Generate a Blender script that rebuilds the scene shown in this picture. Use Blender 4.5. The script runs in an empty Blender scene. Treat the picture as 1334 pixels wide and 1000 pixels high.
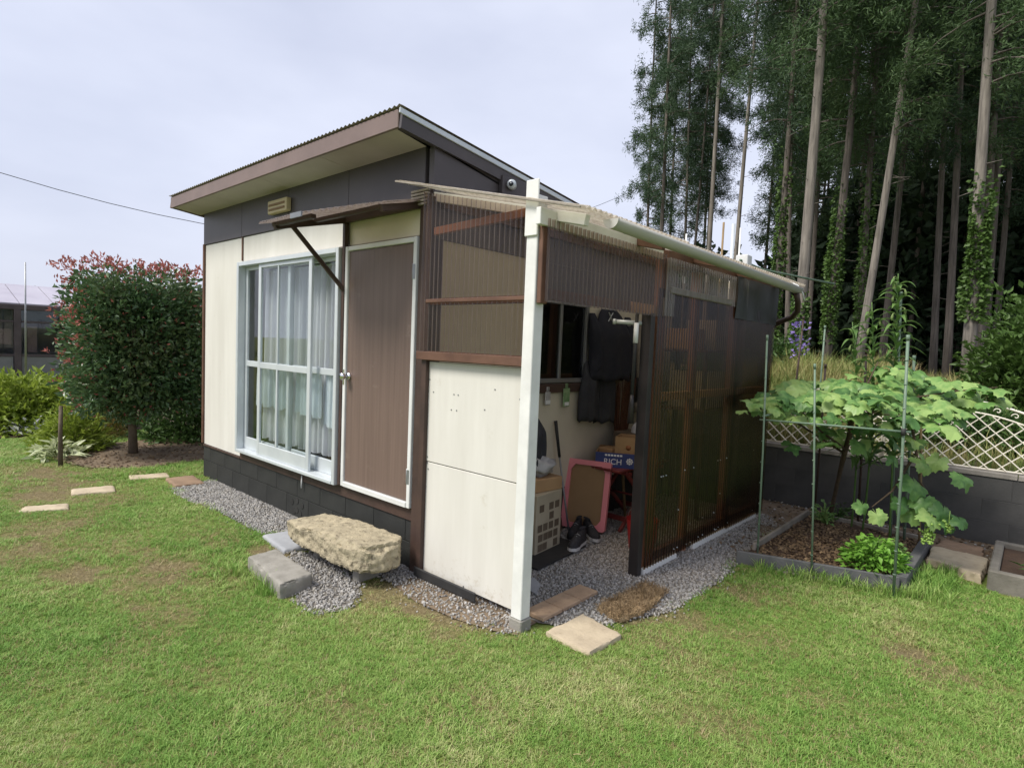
import bpy, bmesh, math, random
import numpy as np
from mathutils import Vector, Matrix, noise as mnoise
R_ = math.radians
scene = bpy.context.scene
COL = scene.collection
random.seed(7)
RNG = np.random.default_rng(11)

# ------------------------------------------------------------------ camera
cam = bpy.data.cameras.new('camera')
cam.sensor_width = 36.0
cam.lens = 20.59
cam.clip_end = 2000
cam_o = bpy.data.objects.new('camera', cam)
COL.objects.link(cam_o)
CAM = Vector((3.064, -2.565, 1.6))
def _camrot(y, p, r):
    f = Vector((math.sin(y)*math.cos(p), math.cos(y)*math.cos(p), -math.sin(p)))
    rt = Vector((math.cos(y), -math.sin(y), 0)); up = rt.cross(f)
    r2 = rt*math.cos(r)+up*math.sin(r); u2 = -rt*math.sin(r)+up*math.cos(r)
    return Matrix((r2, u2, -f)).transposed()
cam_o.matrix_world = Matrix.Translation(CAM) @ _camrot(-0.73044, 0.063505, 0.041365).to_4x4()
scene.camera = cam_o

# ------------------------------------------------------------------ sky, sun, exposure
SUN_AZ, SUN_EL = R_(200), R_(52)          # azimuth clockwise from +Y; sun stands behind the photographer's left shoulder
world = bpy.data.worlds.new('World'); scene.world = world; world.use_nodes = True
nt = world.node_tree; nt.nodes.clear()
wo = nt.nodes.new('ShaderNodeOutputWorld'); bg = nt.nodes.new('ShaderNodeBackground')
sky = nt.nodes.new('ShaderNodeTexSky'); sky.sky_type = 'NISHITA'; sky.sun_disc = False
sky.sun_elevation = SUN_EL; sky.sun_rotation = SUN_AZ; sky.air_density = 1.0; sky.dust_density = 4.0
tc = nt.nodes.new('ShaderNodeTexCoord'); mp = nt.nodes.new('ShaderNodeMapping'); mp.inputs['Scale'].default_value = (1, 1, 2.6)
nz = nt.nodes.new('ShaderNodeTexNoise'); nz.inputs['Scale'].default_value = 1.7; nz.inputs['Detail'].default_value = 5; nz.inputs['Roughness'].default_value = .5
cr = nt.nodes.new('ShaderNodeValToRGB')
cr.color_ramp.elements[0].position = .3; cr.color_ramp.elements[0].color = (2.5, 2.66, 3.3, 1)
cr.color_ramp.elements[1].position = .72; cr.color_ramp.elements[1].color = (3.5, 3.64, 4.25, 1)
mx = nt.nodes.new('ShaderNodeMix'); mx.data_type = 'RGBA'; mx.inputs[0].default_value = .9
nt.links.new(tc.outputs['Generated'], mp.inputs['Vector']); nt.links.new(mp.outputs['Vector'], nz.inputs['Vector'])
nt.links.new(nz.outputs['Fac'], cr.inputs['Fac'])
nt.links.new(sky.outputs['Color'], mx.inputs[6]); nt.links.new(cr.outputs['Color'], mx.inputs[7])
nt.links.new(mx.outputs[2], bg.inputs['Color']); bg.inputs['Strength'].default_value = .1
nt.links.new(bg.outputs['Background'], wo.inputs['Surface'])

sun = bpy.data.lights.new('sun', 'SUN'); sun.energy = 1.75; sun.angle = R_(20); sun.color = (1, .95, .86)
sun_o = bpy.data.objects.new('sun', sun); COL.objects.link(sun_o)
sd = Vector((math.sin(SUN_AZ)*math.cos(SUN_EL), math.cos(SUN_AZ)*math.cos(SUN_EL), math.sin(SUN_EL)))
sun_o.rotation_euler = sd.to_track_quat('Z', 'Y').to_euler(); sun_o.location = (0, -10, 20)
scene.render.engine = 'CYCLES'
vs = scene.view_settings; vs.view_transform = 'Standard'; vs.look = 'None'; vs.gamma = 1; vs.use_curve_mapping = False
vs.exposure = 1.36
scene.cycles.transparent_max_bounces = 16
scene.cycles.max_bounces = 8

# ------------------------------------------------------------------ helpers: materials
def _new(name):
    m = bpy.data.materials.new(name); m.use_nodes = True
    n = m.node_tree; b = n.nodes['Principled BSDF']; return m, n, b
def _noise(n, scale, detail=5, rough=.6, stretch=(1, 1, 1), coord='Object'):
    t = n.nodes.new('ShaderNodeTexCoord'); mpp = n.nodes.new('ShaderNodeMapping'); mpp.inputs['Scale'].default_value = stretch
    z = n.nodes.new('ShaderNodeTexNoise'); z.inputs['Scale'].default_value = scale; z.inputs['Detail'].default_value = detail; z.inputs['Roughness'].default_value = rough
    if coord == 'World':
        g = n.nodes.new('ShaderNodeNewGeometry'); n.links.new(g.outputs['Position'], mpp.inputs['Vector'])
    else:
        n.links.new(t.outputs[coord], mpp.inputs['Vector'])
    n.links.new(mpp.outputs['Vector'], z.inputs['Vector']); return z
def _ramp(n, fac, stops):
    r = n.nodes.new('ShaderNodeValToRGB'); e = r.color_ramp.elements
    while len(e) < len(stops): e.new(.5)
    for i, (p, c) in enumerate(stops):
        e[i].position = p; e[i].color = (c[0], c[1], c[2], 1) if not isinstance(c, float) else (c, c, c, 1)
    n.links.new(fac, r.inputs['Fac']); return r
def _mixc(n, fac, a, b, mode='MIX'):
    m = n.nodes.new('ShaderNodeMix'); m.data_type = 'RGBA'; m.blend_type = mode
    for s, v in ((0, fac), (6, a), (7, b)):
        if hasattr(v, 'is_output'): n.links.new(v, m.inputs[s])
        else: m.inputs[s].default_value = v if s == 0 else (v[0], v[1], v[2], 1)
    return m.outputs[2]
def M(name, c1, c2=None, scale=6, rough=.7, bump=0., bscale=60, stretch=(1, 1, 1), metallic=0, spec=.4, lo=.35, hi=.65, spots=None, coord='Object', mud=None):
    m, n, b = _new(name)
    b.inputs['Roughness'].default_value = rough; b.inputs['Metallic'].default_value = metallic
    b.inputs['Specular IOR Level'].default_value = spec
    if c2 is None: c2 = tuple(x*.82 for x in c1)
    z = _noise(n, scale, stretch=stretch, coord=coord)
    col = _ramp(n, z.outputs['Fac'], [(lo, c1), (hi, c2)]).outputs['Color']
    if spots:
        z2 = _noise(n, spots[0], detail=8, rough=.7, coord=coord)
        f = _ramp(n, z2.outputs['Fac'], [(spots[1], 0.), (spots[1]+.12, 1.)]).outputs['Color']
        col = _mixc(n, f, col, spots[2])
    if mud:   # rain-splashed soil clinging to the lowest part of the boards
        g = n.nodes.new('ShaderNodeNewGeometry'); sx_ = n.nodes.new('ShaderNodeSeparateXYZ'); n.links.new(g.outputs['Position'], sx_.inputs[0]); zn = _noise(n, 24, 8, .75, coord='World')
        ma = n.nodes.new('ShaderNodeMath'); ma.operation = 'MULTIPLY_ADD'; ma.inputs[1].default_value = -1.1; n.links.new(sx_.outputs['Z'], ma.inputs[0]); n.links.new(zn.outputs['Fac'], ma.inputs[2])
        col = _mixc(n, _ramp(n, ma.outputs[0], [(.4, 0.), (.62, .75)]).outputs['Color'], col, mud)
    n.links.new(col, b.inputs['Base Color'])
    if bump:
        zb = _noise(n, bscale, detail=8, stretch=stretch, coord=coord); bp = n.nodes.new('ShaderNodeBump'); bp.inputs['Strength'].default_value = bump; bp.inputs['Distance'].default_value = .01
        n.links.new(zb.outputs['Fac'], bp.inputs['Height']); n.links.new(bp.outputs['Normal'], b.inputs['Normal'])
    return m
def LEAF(name, c1, c2, c3=None, trans=.35, rough=.5, wscale=.8, spec=.35, perobj=0.):
    """two-sided leaf: principled mixed with translucent; colour varies by instance/face position"""
    m, n, b = _new(name)
    z = _noise(n, wscale, detail=3, coord='World'); z2 = _noise(n, 23, detail=1, coord='World')
    ad = n.nodes.new('ShaderNodeMath'); ad.operation = 'MULTIPLY_ADD'; ad.inputs[1].default_value = .6; ad.inputs[2].default_value = .2
    ml = n.nodes.new('ShaderNodeMath'); ml.operation = 'MULTIPLY_ADD'; ml.inputs[1].default_value = .5
    n.links.new(z2.outputs['Fac'], ml.inputs[0]); n.links.new(z.outputs['Fac'], ad.inputs[0]); 
    n.links.new(ad.outputs[0], ml.inputs[2])
    if perobj:
        oi = n.nodes.new('ShaderNodeObjectInfo'); m2 = n.nodes.new('ShaderNodeMath'); m2.operation = 'MULTIPLY_ADD'; m2.inputs[1].default_value = perobj; m2.inputs[2].default_value = -perobj/2
        m3 = n.nodes.new('ShaderNodeMath'); m3.operation = 'ADD'; n.links.new(oi.outputs['Random'], m2.inputs[0]); n.links.new(m2.outputs[0], m3.inputs[0]); n.links.new(ml.outputs[0], m3.inputs[1]); ml = m3
    st = [(.5, c1), (.95, c2)] if c3 is None else [(.48, c1), (.72, c2), (.98, c3)]
    col = _ramp(n, ml.outputs[0], st).outputs['Color']
    n.links.new(col, b.inputs['Base Color']); b.inputs['Roughness'].default_value = rough; b.inputs['Specular IOR Level'].default_value = spec
    t = n.nodes.new('ShaderNodeBsdfTranslucent'); n.links.new(col, t.inputs['Color'])
    ms = n.nodes.new('ShaderNodeMixShader'); ms.inputs[0].default_value = trans
    n.links.new(b.outputs[0], ms.inputs[1]); n.links.new(t.outputs[0], ms.inputs[2])
    n.links.new(ms.outputs[0], n.nodes['Material Output'].inputs['Surface']); return m
def SHEET(name, tint, body, clear=.6, gloss=.25, streak=.5, axis_stretch=(14, 14, .6), dirt=(.16, .13, .1), rough=.3, oblq=.85):
    """weathered translucent plastic sheet: tinted see-through, part diffuse/translucent body, gloss on top"""
    m, n, b = _new(name); n.nodes.remove(b)
    tr = n.nodes.new('ShaderNodeBsdfTransparent'); tr.inputs['Color'].default_value = (*tint, 1)
    df = n.nodes.new('ShaderNodeBsdfDiffuse'); tl = n.nodes.new('ShaderNodeBsdfTranslucent'); gl = n.nodes.new('ShaderNodeBsdfGlossy')
    z = _noise(n, 3, detail=6, stretch=axis_stretch, coord='World')
    col = _mixc(n, _ramp(n, z.outputs['Fac'], [(.42, 0.), (.68, 1.)]).outputs['Color'], body, dirt)
    n.links.new(col, df.inputs['Color']); n.links.new(col, tl.inputs['Color']); gl.inputs['Roughness'].default_value = rough
    gl.inputs['Color'].default_value = (.8, .8, .85, 1)
    a = n.nodes.new('ShaderNodeMixShader'); a.inputs[0].default_value = .5
    n.links.new(df.outputs[0], a.inputs[1]); n.links.new(tl.outputs[0], a.inputs[2])
    z3 = _noise(n, 1.6, detail=6, coord='World')
    f = _ramp(n, z3.outputs['Fac'], [(.35, max(0., clear-.5*(1-clear)*streak-.08)), (.65, min(1., clear+.1))])
    lw0 = n.nodes.new('ShaderNodeLayerWeight'); lw0.inputs['Blend'].default_value = .5
    p0 = n.nodes.new('ShaderNodeMath'); p0.operation = 'POWER'; p0.inputs[1].default_value = 1.6; n.links.new(lw0.outputs['Facing'], p0.inputs[0])
    p1 = n.nodes.new('ShaderNodeMath'); p1.operation = 'MULTIPLY_ADD'; p1.inputs[1].default_value = -oblq; p1.inputs[2].default_value = 1.; n.links.new(p0.outputs[0], p1.inputs[0])
    p2 = n.nodes.new('ShaderNodeMath'); p2.operation = 'MULTIPLY'; n.links.new(p1.outputs[0], p2.inputs[0]); n.links.new(f.outputs['Color'], p2.inputs[1])
    s = n.nodes.new('ShaderNodeMixShader'); n.links.new(p2.outputs[0], s.inputs[0])
    n.links.new(a.outputs[0], s.inputs[1]); n.links.new(tr.outputs[0], s.inputs[2])
    lw = n.nodes.new('ShaderNodeLayerWeight'); lw.inputs['Blend'].default_value = .5
    pw_ = n.nodes.new('ShaderNodeMath'); pw_.operation = 'POWER'; pw_.inputs[1].default_value = 3.; n.links.new(lw.outputs['Facing'], pw_.inputs[0])
    mm = n.nodes.new('ShaderNodeMath'); mm.operation = 'MULTIPLY_ADD'; mm.inputs[1].default_value = gloss*1.6; mm.inputs[2].default_value = .04; n.links.new(pw_.outputs[0], mm.inputs[0])
    s2 = n.nodes.new('ShaderNodeMixShader'); n.links.new(mm.outputs[0], s2.inputs[0])
    n.links.new(s.outputs[0], s2.inputs[1]); n.links.new(gl.outputs[0], s2.inputs[2])
    n.links.new(s2.outputs[0], n.nodes['Material Output'].inputs['Surface']); return m
def GLASS(name, tint=(.95, .97, .97), blend=.1):
    m, n, b = _new(name); n.nodes.remove(b)
    tr = n.nodes.new('ShaderNodeBsdfTransparent'); tr.inputs['Color'].default_value = (*tint, 1)
    gl = n.nodes.new('ShaderNodeBsdfGlossy'); gl.inputs['Roughness'].default_value = .02
    lw = n.nodes.new('ShaderNodeLayerWeight'); lw.inputs['Blend'].default_value = .5
    pw_ = n.nodes.new('ShaderNodeMath'); pw_.operation = 'POWER'; pw_.inputs[1].default_value = 4.; n.links.new(lw.outputs['Facing'], pw_.inputs[0])
    ma = n.nodes.new('ShaderNodeMath'); ma.operation = 'MULTIPLY_ADD'; ma.inputs[1].default_value = .8; ma.inputs[2].default_value = blend*.2; n.links.new(pw_.outputs[0], ma.inputs[0])
    s = n.nodes.new('ShaderNodeMixShader'); n.links.new(ma.outputs[0], s.inputs[0])
    n.links.new(tr.outputs[0], s.inputs[1]); n.links.new(gl.outputs[0], s.inputs[2])
    n.links.new(s.outputs[0], n.nodes['Material Output'].inputs['Surface']); return m

# ------------------------------------------------------------------ helpers: meshes
class MB:
    def __init__(s): s.v = []; s.f = []; s.sm = []
    def add(s, vs_, fs, smooth=False):
        o = len(s.v); s.v.extend([tuple(p) for p in vs_]); s.f.extend([tuple(i+o for i in q) for q in fs]); s.sm.extend([smooth]*len(fs)); return s
    def box(s, a, b, bev=0.0):
        x0, y0, z0 = (min(a[i], b[i]) for i in range(3)); x1, y1, z1 = (max(a[i], b[i]) for i in range(3))
        return s.obb(((x0+x1)/2, (y0+y1)/2, (z0+z1)/2), (x1-x0, y1-y0, z1-z0), Matrix.Identity(3), bev)
    def obb(s, c, size, rot=None, bev=0.0):
        rot = rot or Matrix.Identity(3); c = Vector(c); hx, hy, hz = (k/2 for k in size)
        if bev <= 0:
            P = [Vector((x*hx, y*hy, z*hz)) for z in (-1, 1) for y in (-1, 1) for x in (-1, 1)]
            F = [(0, 2, 3, 1), (4, 5, 7, 6), (0, 1, 5, 4), (2, 6, 7, 3), (0, 4, 6, 2), (1, 3, 7, 5)]
            return s.add([c+rot@p for p in P], F)
        bev = min(bev, hx*.9, hy*.9, hz*.9); bm = bmesh.new(); bmesh.ops.create_cube(bm, size=1)
        for v in bm.verts: v.co = Vector((v.co.x*hx*2, v.co.y*hy*2, v.co.z*hz*2))
        bmesh.ops.bevel(bm, geom=list(bm.edges), offset=bev, segments=1, affect='EDGES')
        s.add([c+rot@v.co for v in bm.verts], [[v.index for v in f.verts] for f in bm.faces] if bm.verts.index_update() is None else []); bm.free(); return s
    def bar(s, p, q, w, h, up=(0, 0, 1), bev=0.0):
        p = Vector(p); q = Vector(q); d = (q-p); L = d.length; d.normalize(); u = Vector(up)
        sd_ = d.cross(u)
        if sd_.length < 1e-4: sd_ = d.cross(Vector((0, 1, 0)))
        sd_.normalize(); n = sd_.cross(d).normalized()
        return s.obb((p+q)/2, (L, w, h), Matrix((d, sd_, n)).transposed(), bev)
    def tube(s, path, rad, seg=8, cap=True, smooth=True):
        path = [Vector(p) for p in path]; n = len(path)
        if not hasattr(rad, '__len__'): rad = [rad]*n
        V = []; F = []; ref = None
        for i, p in enumerate(path):
            t = (path[min(i+1, n-1)]-path[max(i-1, 0)]).normalized()
            if ref is None: ref = Vector((1, 0, 0)) if abs(t.x) < .8 else Vector((0, 1, 0))
            a = (ref-t*ref.dot(t)).normalized(); b = t.cross(a); ref = a
            for k in range(seg):
                an = 2*math.pi*k/seg; V.append(p+(a*math.cos(an)+b*math.sin(an))*rad[i])
        for i in range(n-1):
            for k in range(seg):
                k2 = (k+1) % seg; F.append((i*seg+k, i*seg+k2, (i+1)*seg+k2, (i+1)*seg+k))
        if cap: F.append(tuple(range(seg-1, -1, -1))); F.append(tuple((n-1)*seg+k for k in range(seg)))
        return s.add(V, F, smooth)
    def prism(s, poly, z0, z1):
        n = len(poly); V = [(x, y, z0) for x, y in poly]+[(x, y, z1) for x, y in poly]
        F = [tuple(range(n-1, -1, -1)), tuple(range(n, 2*n))]+[(i, (i+1) % n, (i+1) % n+n, i+n) for i in range(n)]
        return s.add(V, F)
    def sheet(s, o, u, v, lu, lv, pitch=.035, amp=.009, seg=8, nv=1, warp=0.0, thick=0):
        """corrugated sheet: waves across u, straight along v"""
        o = Vector(o); u = Vector(u).normalized(); v = Vector(v).normalized(); w = u.cross(v)
        nu = max(2, int(lu/pitch*seg)); V = []; F = []
        for j in range(nv+1):
            for i in range(nu+1):
                a = lu*i/nu; bb = lv*j/nv
                h = amp*math.sin(2*math.pi*a/pitch)+(warp*mnoise.noise(Vector((a*2.3, bb*2.3, o.x+o.z))) if warp else 0)
                V.append(o+u*a+v*bb+w*h)
        for j in range(nv):
            for i in range(nu): F.append((j*(nu+1)+i, j*(nu+1)+i+1, (j+1)*(nu+1)+i+1, (j+1)*(nu+1)+i))
        return s.add(V, F, True)
    def build(s, name, m, parent=None, loc=None):
        me = bpy.data.meshes.new(name); off = Vector((0, 0, 0))
        if parent is not None: off = top_loc(parent)
        elif loc is not None: off = Vector(loc)
        me.from_pydata([(x-off.x, y-off.y, z-off.z) for x, y, z in s.v], [], s.f)
        if any(s.sm): me.polygons.foreach_set('use_smooth', s.sm)
        bm = bmesh.new(); bm.from_mesh(me)
        if len(bm.faces) < 60000: bmesh.ops.recalc_face_normals(bm, faces=bm.faces)
        bm.to_mesh(me); bm.free()
        me.materials.append(m); o = bpy.data.objects.new(name, me); COL.objects.link(o)
        if parent is not None: o.parent = parent
        elif loc is not None: o.location = loc
        return o
def top_loc(o):
    p = Vector((0, 0, 0))
    while o is not None: p = p+o.location; o = o.parent
    return p
def tag(o, label=None, cat=None, group=None, kind=None):
    if label: o['label'] = label
    if cat: o['category'] = cat
    if group: o['group'] = group
    if kind: o['kind'] = kind
    return o
def thing(name, label, cat, loc=(0, 0, 0), group=None):
    o = bpy.data.objects.new(name, None); o.empty_display_size = .1; o.location = loc; COL.objects.link(o); return tag(o, label, cat, group)
def B(a, b, bev=.003): return MB().box(a, b, bev)
def inst(name, me, parent, mat4):
    """one more piece sharing a mesh; mat4 is its world placement (parents carry translation only)"""
    o = bpy.data.objects.new(name, me); COL.objects.link(o)
    if parent is not None: o.parent = parent; mat4 = Matrix.Translation(-top_loc(parent)) @ mat4
    o.matrix_local = mat4; return o
def mesh_of(mb, name, m):
    o = mb.build(name, m); me = o.data; bpy.data.objects.remove(o); return me
def np_mesh(name, V, F, m, smooth=False):
    """fast mesh from numpy arrays, all faces same size"""
    me = bpy.data.meshes.new(name); V = np.asarray(V, dtype=np.float32); F = np.asarray(F, dtype=np.int32); k = F.shape[1]
    me.vertices.add(len(V)); me.vertices.foreach_set('co', V.ravel())
    me.loops.add(F.size); me.loops.foreach_set('vertex_index', F.ravel())
    me.polygons.add(len(F)); me.polygons.foreach_set('loop_start', np.arange(0, F.size, k, dtype=np.int32))
    try: me.polygons.foreach_set('loop_total', np.full(len(F), k, dtype=np.int32))
    except Exception: pass
    me.update(calc_edges=True); me.validate()
    if m is not None: me.materials.append(m)
    return me
def unit(a): return a/np.maximum(np.linalg.norm(a, axis=1, keepdims=True), 1e-9)
def leaves(P, Dn, L, W, fold=.25, rng=RNG, up=None):
    """diamond leaves (two folded triangles pairs): base P, direction Dn, length L, width W"""
    n = len(P); Dn = unit(Dn); r = rng.normal(size=(n, 3)) if up is None else up+rng.normal(size=(n, 3))*.35
    S = unit(np.cross(Dn, r)); N = unit(np.cross(S, Dn)); L = np.broadcast_to(np.asarray(L), (n,))[:, None]; W = np.broadcast_to(np.asarray(W), (n,))[:, None]
    tip = P+Dn*L-N*L*.12; mid = P+Dn*L*.45
    V = np.stack([P, mid+S*W*.5+N*W*fold, tip, mid-S*W*.5+N*W*fold], 1).reshape(-1, 3)
    i = np.arange(n)[:, None]*4
    F = np.concatenate([i+np.array([[0, 1, 2]]), i+np.array([[0, 2, 3]])], 1).reshape(-1, 3)
    return V, F

# ------------------------------------------------------------------ materials
m_cream = M('cream_board', (.66, .645, .6), (.59, .572, .525), 2.2, .55, .04, 60, stretch=(2.5, 2.5, .35), spots=(7, .63, (.53, .5, .43)), mud=(.4, .35, .26))
m_cream_side = M('cream_side', (.62, .58, .47), (.54, .5, .41), 1.6, .6, .03, 70)
m_band = M('band_brown', (.082, .07, .072), (.062, .053, .055), 1.5, .45, .02, 40)
m_fascia = M('fascia_brown', (.205, .148, .135), (.165, .12, .11), 3, .5, .04, 40)
m_soffit = M('soffit', (.54, .48, .47), (.45, .4, .39), 2, .7, .03, 40)
m_roof = M('roof_metal', (.42, .38, .36), (.3, .25, .23), 3, .5, .05, 30)
m_block = M('black_painted_block', (.017, .018, .017), (.027, .028, .026), 5, .75, .35, 120, spots=(9, .64, (.06, .057, .05)))
m_mortar = M('dark_mortar', (.02, .02, .019), (.03, .03, .028), 8, .9, .2, 80)
m_wbrown = M('old_brown_wood', (.085, .042, .028), (.15, .078, .05), 4, .65, .25, 25, (1, 1, 1), spots=(11, .66, (.05, .03, .022)))
m_wred = M('reddish_wood', (.33, .165, .1), (.23, .11, .065), 3, .6, .2, 25)
m_wdark = M('dark_stained_wood', (.045, .028, .023), (.07, .042, .033), 4, .55, .2, 30)
m_wnew = M('pale_wood', (.42, .26, .14), (.5, .33, .19), 5, .6, .15, 30)
m_wgrey = M('weathered_wood', (.3, .27, .23), (.2, .175, .145), 6, .8, .4, 30)
m_white = M('white_paint', (.74, .74, .72), (.64, .64, .62), 5, .5, .12, 40, spots=(16, .68, (.36, .33, .3)))
m_alu = M('aluminium', (.6, .64, .66), (.53, .57, .6), 4, .38, .01, 60, metallic=.25)
m_alu_d = M('grey_metal', (.3, .31, .32), (.24, .25, .26), 5, .4, .02, 60, metallic=.6)
m_chrome = M('chrome', (.8, .8, .82), (.7, .7, .72), 5, .15, 0, metallic=1)
m_blackmetal = M('dark_frame', (.018, .016, .016), (.03, .025, .025), 6, .45, .05, 60)
m_black = M('black_rubber', (.02, .02, .021), (.03, .03, .03), 20, .7, .1, 80)
m_concrete = M('concrete', (.3, .285, .255), (.21, .2, .175), 9, .85, .35, 70, spots=(18, .62, (.2, .19, .17)))
m_slabsand = M('sandy_slab', (.5, .42, .3), (.4, .33, .235), 7, .85, .4, 50, spots=(15, .6, (.3, .25, .17)))
m_stone = M('ochre_stone', (.44, .38, .26), (.31, .27, .19), 12, .95, 1., 70, spots=(26, .53, (.15, .125, .085)))
m_slabgrey = M('blue_grey_slab', (.34, .35, .37), (.28, .29, .31), 6, .7, .15, 60)
m_plankbrick = M('worn_plank', (.28, .19, .125), (.2, .135, .09), 6, .85, .4, 40)
m_plank = M('tan_plank', (.44, .31, .2), (.32, .22, .145), 7, .85, .4, 40, spots=(14, .62, (.2, .14, .09)))
m_coir = M('coir', (.36, .26, .15), (.22, .15, .08), 14, .95, .6, 120)
m_soil = M('soil', (.075, .044, .026), (.042, .025, .016), 6, .95, .9, 40, spots=(30, .63, (.18, .12, .07)))
m_dirt = M('dry_dirt', (.2, .15, .1), (.12, .088, .058), 5, .95, .7, 40, spots=(22, .6, (.3, .24, .16)))
m_gravbase = M('gravel_dirt', (.19, .175, .155), (.1, .09, .078), 25, .95, .8, 70)
def STONEMIX(name, cols):
    m, n, b = _new(name); oi = n.nodes.new('ShaderNodeObjectInfo')
    col = _ramp(n, oi.outputs['Random'], [(i/(len(cols)-1), c) for i, c in enumerate(cols)]).outputs['Color']
    z = _noise(n, 60, 4); c2 = _mixc(n, .35, col, _ramp(n, z.outputs['Fac'], [(.3, (.1, .1, .1)), (.7, (.6, .6, .6))]).outputs['Color'], 'OVERLAY')
    n.links.new(c2, b.inputs['Base Color']); b.inputs['Roughness'].default_value = .8; return m
m_gravel = STONEMIX('gravel_stone', [(.19, .185, .18), (.29, .285, .275), (.4, .39, .375), (.24, .22, .185), (.5, .485, .465), (.33, .305, .265)])
m_chip = STONEMIX('bark_chip', [(.09, .055, .03), (.2, .13, .07), (.06, .035, .022), (.32, .22, .12)])
m_doorbrown = M('door_brown', (.165, .115, .095), (.13, .09, .075), 40, .45, .05, 60, (1, 1, .02), spots=(5, .62, (.2, .15, .125)))
m_wframe = M('door_frame_white', (.68, .69, .68), (.6, .61, .6), 4, .4)
m_curt_w = LEAF('lace_curtain', (.84, .82, .86), (.9, .88, .92), trans=.4, rough=.9, wscale=3)
m_curt_b = LEAF('pale_blue_cloth', (.68, .75, .82), (.78, .83, .88), trans=.35, rough=.9, wscale=4)
m_glass = GLASS('window_glass')
m_gdark = GLASS('smoked_glass', (.3, .31, .34), .25)
m_inside = M('shed_interior', (.16, .15, .14), (.12, .11, .1), 3, .9)
m_dkfloor = M('shed_floor', (.09, .07, .05), (.06, .05, .04), 3, .9)
m_bronze = SHEET('bronze_sheet', (.78, .68, .61), (.25, .205, .175), .86, .16, .6, oblq=.65)
m_bronze_d = SHEET('dark_bronze_sheet', (.53, .45, .36), (.05, .042, .033), .93, .1, .5, dirt=(.12, .1, .075), rough=.18, oblq=.4)
m_clear = SHEET('clear_sheet', (.82, .8, .78), (.5, .47, .44), .72, .25, .8, dirt=(.3, .26, .22))
m_roofclear = SHEET('roof_plastic', (.85, .8, .7), (.72, .66, .55), .5, .2, .5, dirt=(.45, .37, .27))
m_awning = SHEET('awning_plastic', (.3, .26, .24), (.3, .25, .22), .3, .2, .5, dirt=(.16, .12, .1))
m_tarp = M('black_tarp', (.035, .037, .042), (.05, .052, .058), 4, .5, .5, 9)
m_pvc = M('gutter_pvc', (.5, .49, .46), (.4, .39, .37), 2, .4, .03, 30, stretch=(3, .3, 3), spots=(7, .64, (.3, .28, .25)))
m_cloth_n = M('navy_cloth', (.014, .016, .026), (.024, .026, .036), 9, .9, .2, 120)
m_cloth_g = M('charcoal_cloth', (.028, .03, .038), (.042, .044, .05), 9, .9, .2, 120)
m_pink = M('pink_plastic', (.78, .27, .3), (.7, .24, .27), 4, .42, .02, 60)
m_tanboard = M('tan_board', (.3, .19, .095), (.26, .165, .08), 4, .6, .05, 60)
m_table = M('maroon_wood', (.2, .04, .035), (.13, .028, .025), 6, .4, .08, 30)
m_card = M('cardboard', (.4, .255, .13), (.34, .21, .105), 5, .8, .08, 60)
m_card_d = M('cardboard_flap', (.3, .18, .09), (.36, .22, .11), 5, .8, .08, 60)
m_bluebox = M('blue_print', (.035, .055, .2), (.03, .045, .16), 6, .5)
m_print = M('white_print', (.75, .76, .78), (.68, .69, .72), 5, .6)
m_greyprint = M('grey_carton', (.4, .35, .26), (.33, .29, .21), 5, .75)
m_brownprint = M('brown_print', (.1, .075, .05), (.13, .1, .07), 5, .75)
m_shoe = M('black_knit', (.02, .02, .023), (.035, .035, .04), 60, .8, .3, 200)
m_shoe2 = M('brown_suede', (.13, .075, .045), (.09, .055, .035), 20, .85, .2, 120)
m_sole = M('white_sole', (.62, .62, .62), (.5, .5, .5), 12, .6)
m_capw = M('pale_cap', (.5, .5, .52), (.42, .42, .44), 12, .85)
m_broom = M('broom_twigs', (.14, .06, .03), (.085, .036, .02), 20, .8, .3, 80)
m_bag = LEAF('plastic_bag', (.5, .5, .5), (.65, .65, .65), trans=.35, rough=.25, wscale=6)
m_gtag = M('green_packet', (.12, .26, .1), (.3, .4, .24), 26, .5)
m_wallgrey = M('dark_grey_block', (.05, .05, .05), (.075, .074, .072), 3, .85, .3, 60, spots=(6, .62, (.095, .09, .085)))
m_cap = M('wall_cap', (.3, .28, .25), (.2, .185, .165), 6, .9, .4, 50)
m_fence = M('ivory_metal', (.76, .72, .63), (.66, .62, .53), 6, .5, .03, 60)
m_edging = M('bed_board', (.085, .088, .092), (.13, .13, .13), 6, .75, .3, 40)
m_stake = M('green_stake', (.12, .19, .13), (.16, .22, .16), 18, .45, .1, 80)
m_stake_b = M('bamboo', (.26, .18, .09), (.2, .135, .065), 8, .6, .1, 40)
m_vinewood = M('vine_bark', (.1, .07, .045), (.06, .042, .028), 18, .9, .6, 60)
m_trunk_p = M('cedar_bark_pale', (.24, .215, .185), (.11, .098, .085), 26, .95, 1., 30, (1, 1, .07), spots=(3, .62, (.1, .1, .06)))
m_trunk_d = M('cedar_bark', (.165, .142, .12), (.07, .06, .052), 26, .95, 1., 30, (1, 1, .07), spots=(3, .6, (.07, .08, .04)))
m_bark = M('shrub_bark', (.14, .11, .08), (.09, .07, .05), 12, .95, .6, 40)
m_ced1 = LEAF('cedar_green', (.03, .06, .035), (.052, .098, .048), (.085, .142, .064), .3, .6, .5)
m_ced2 = LEAF('cypress_green', (.04, .078, .033), (.068, .124, .047), (.115, .182, .066), .35, .6, .5)
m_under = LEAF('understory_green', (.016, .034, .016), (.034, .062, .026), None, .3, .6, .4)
m_ivy = LEAF('ivy_green', (.04, .085, .02), (.075, .14, .03), (.1, .17, .04), .3, .5, 1)
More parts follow.
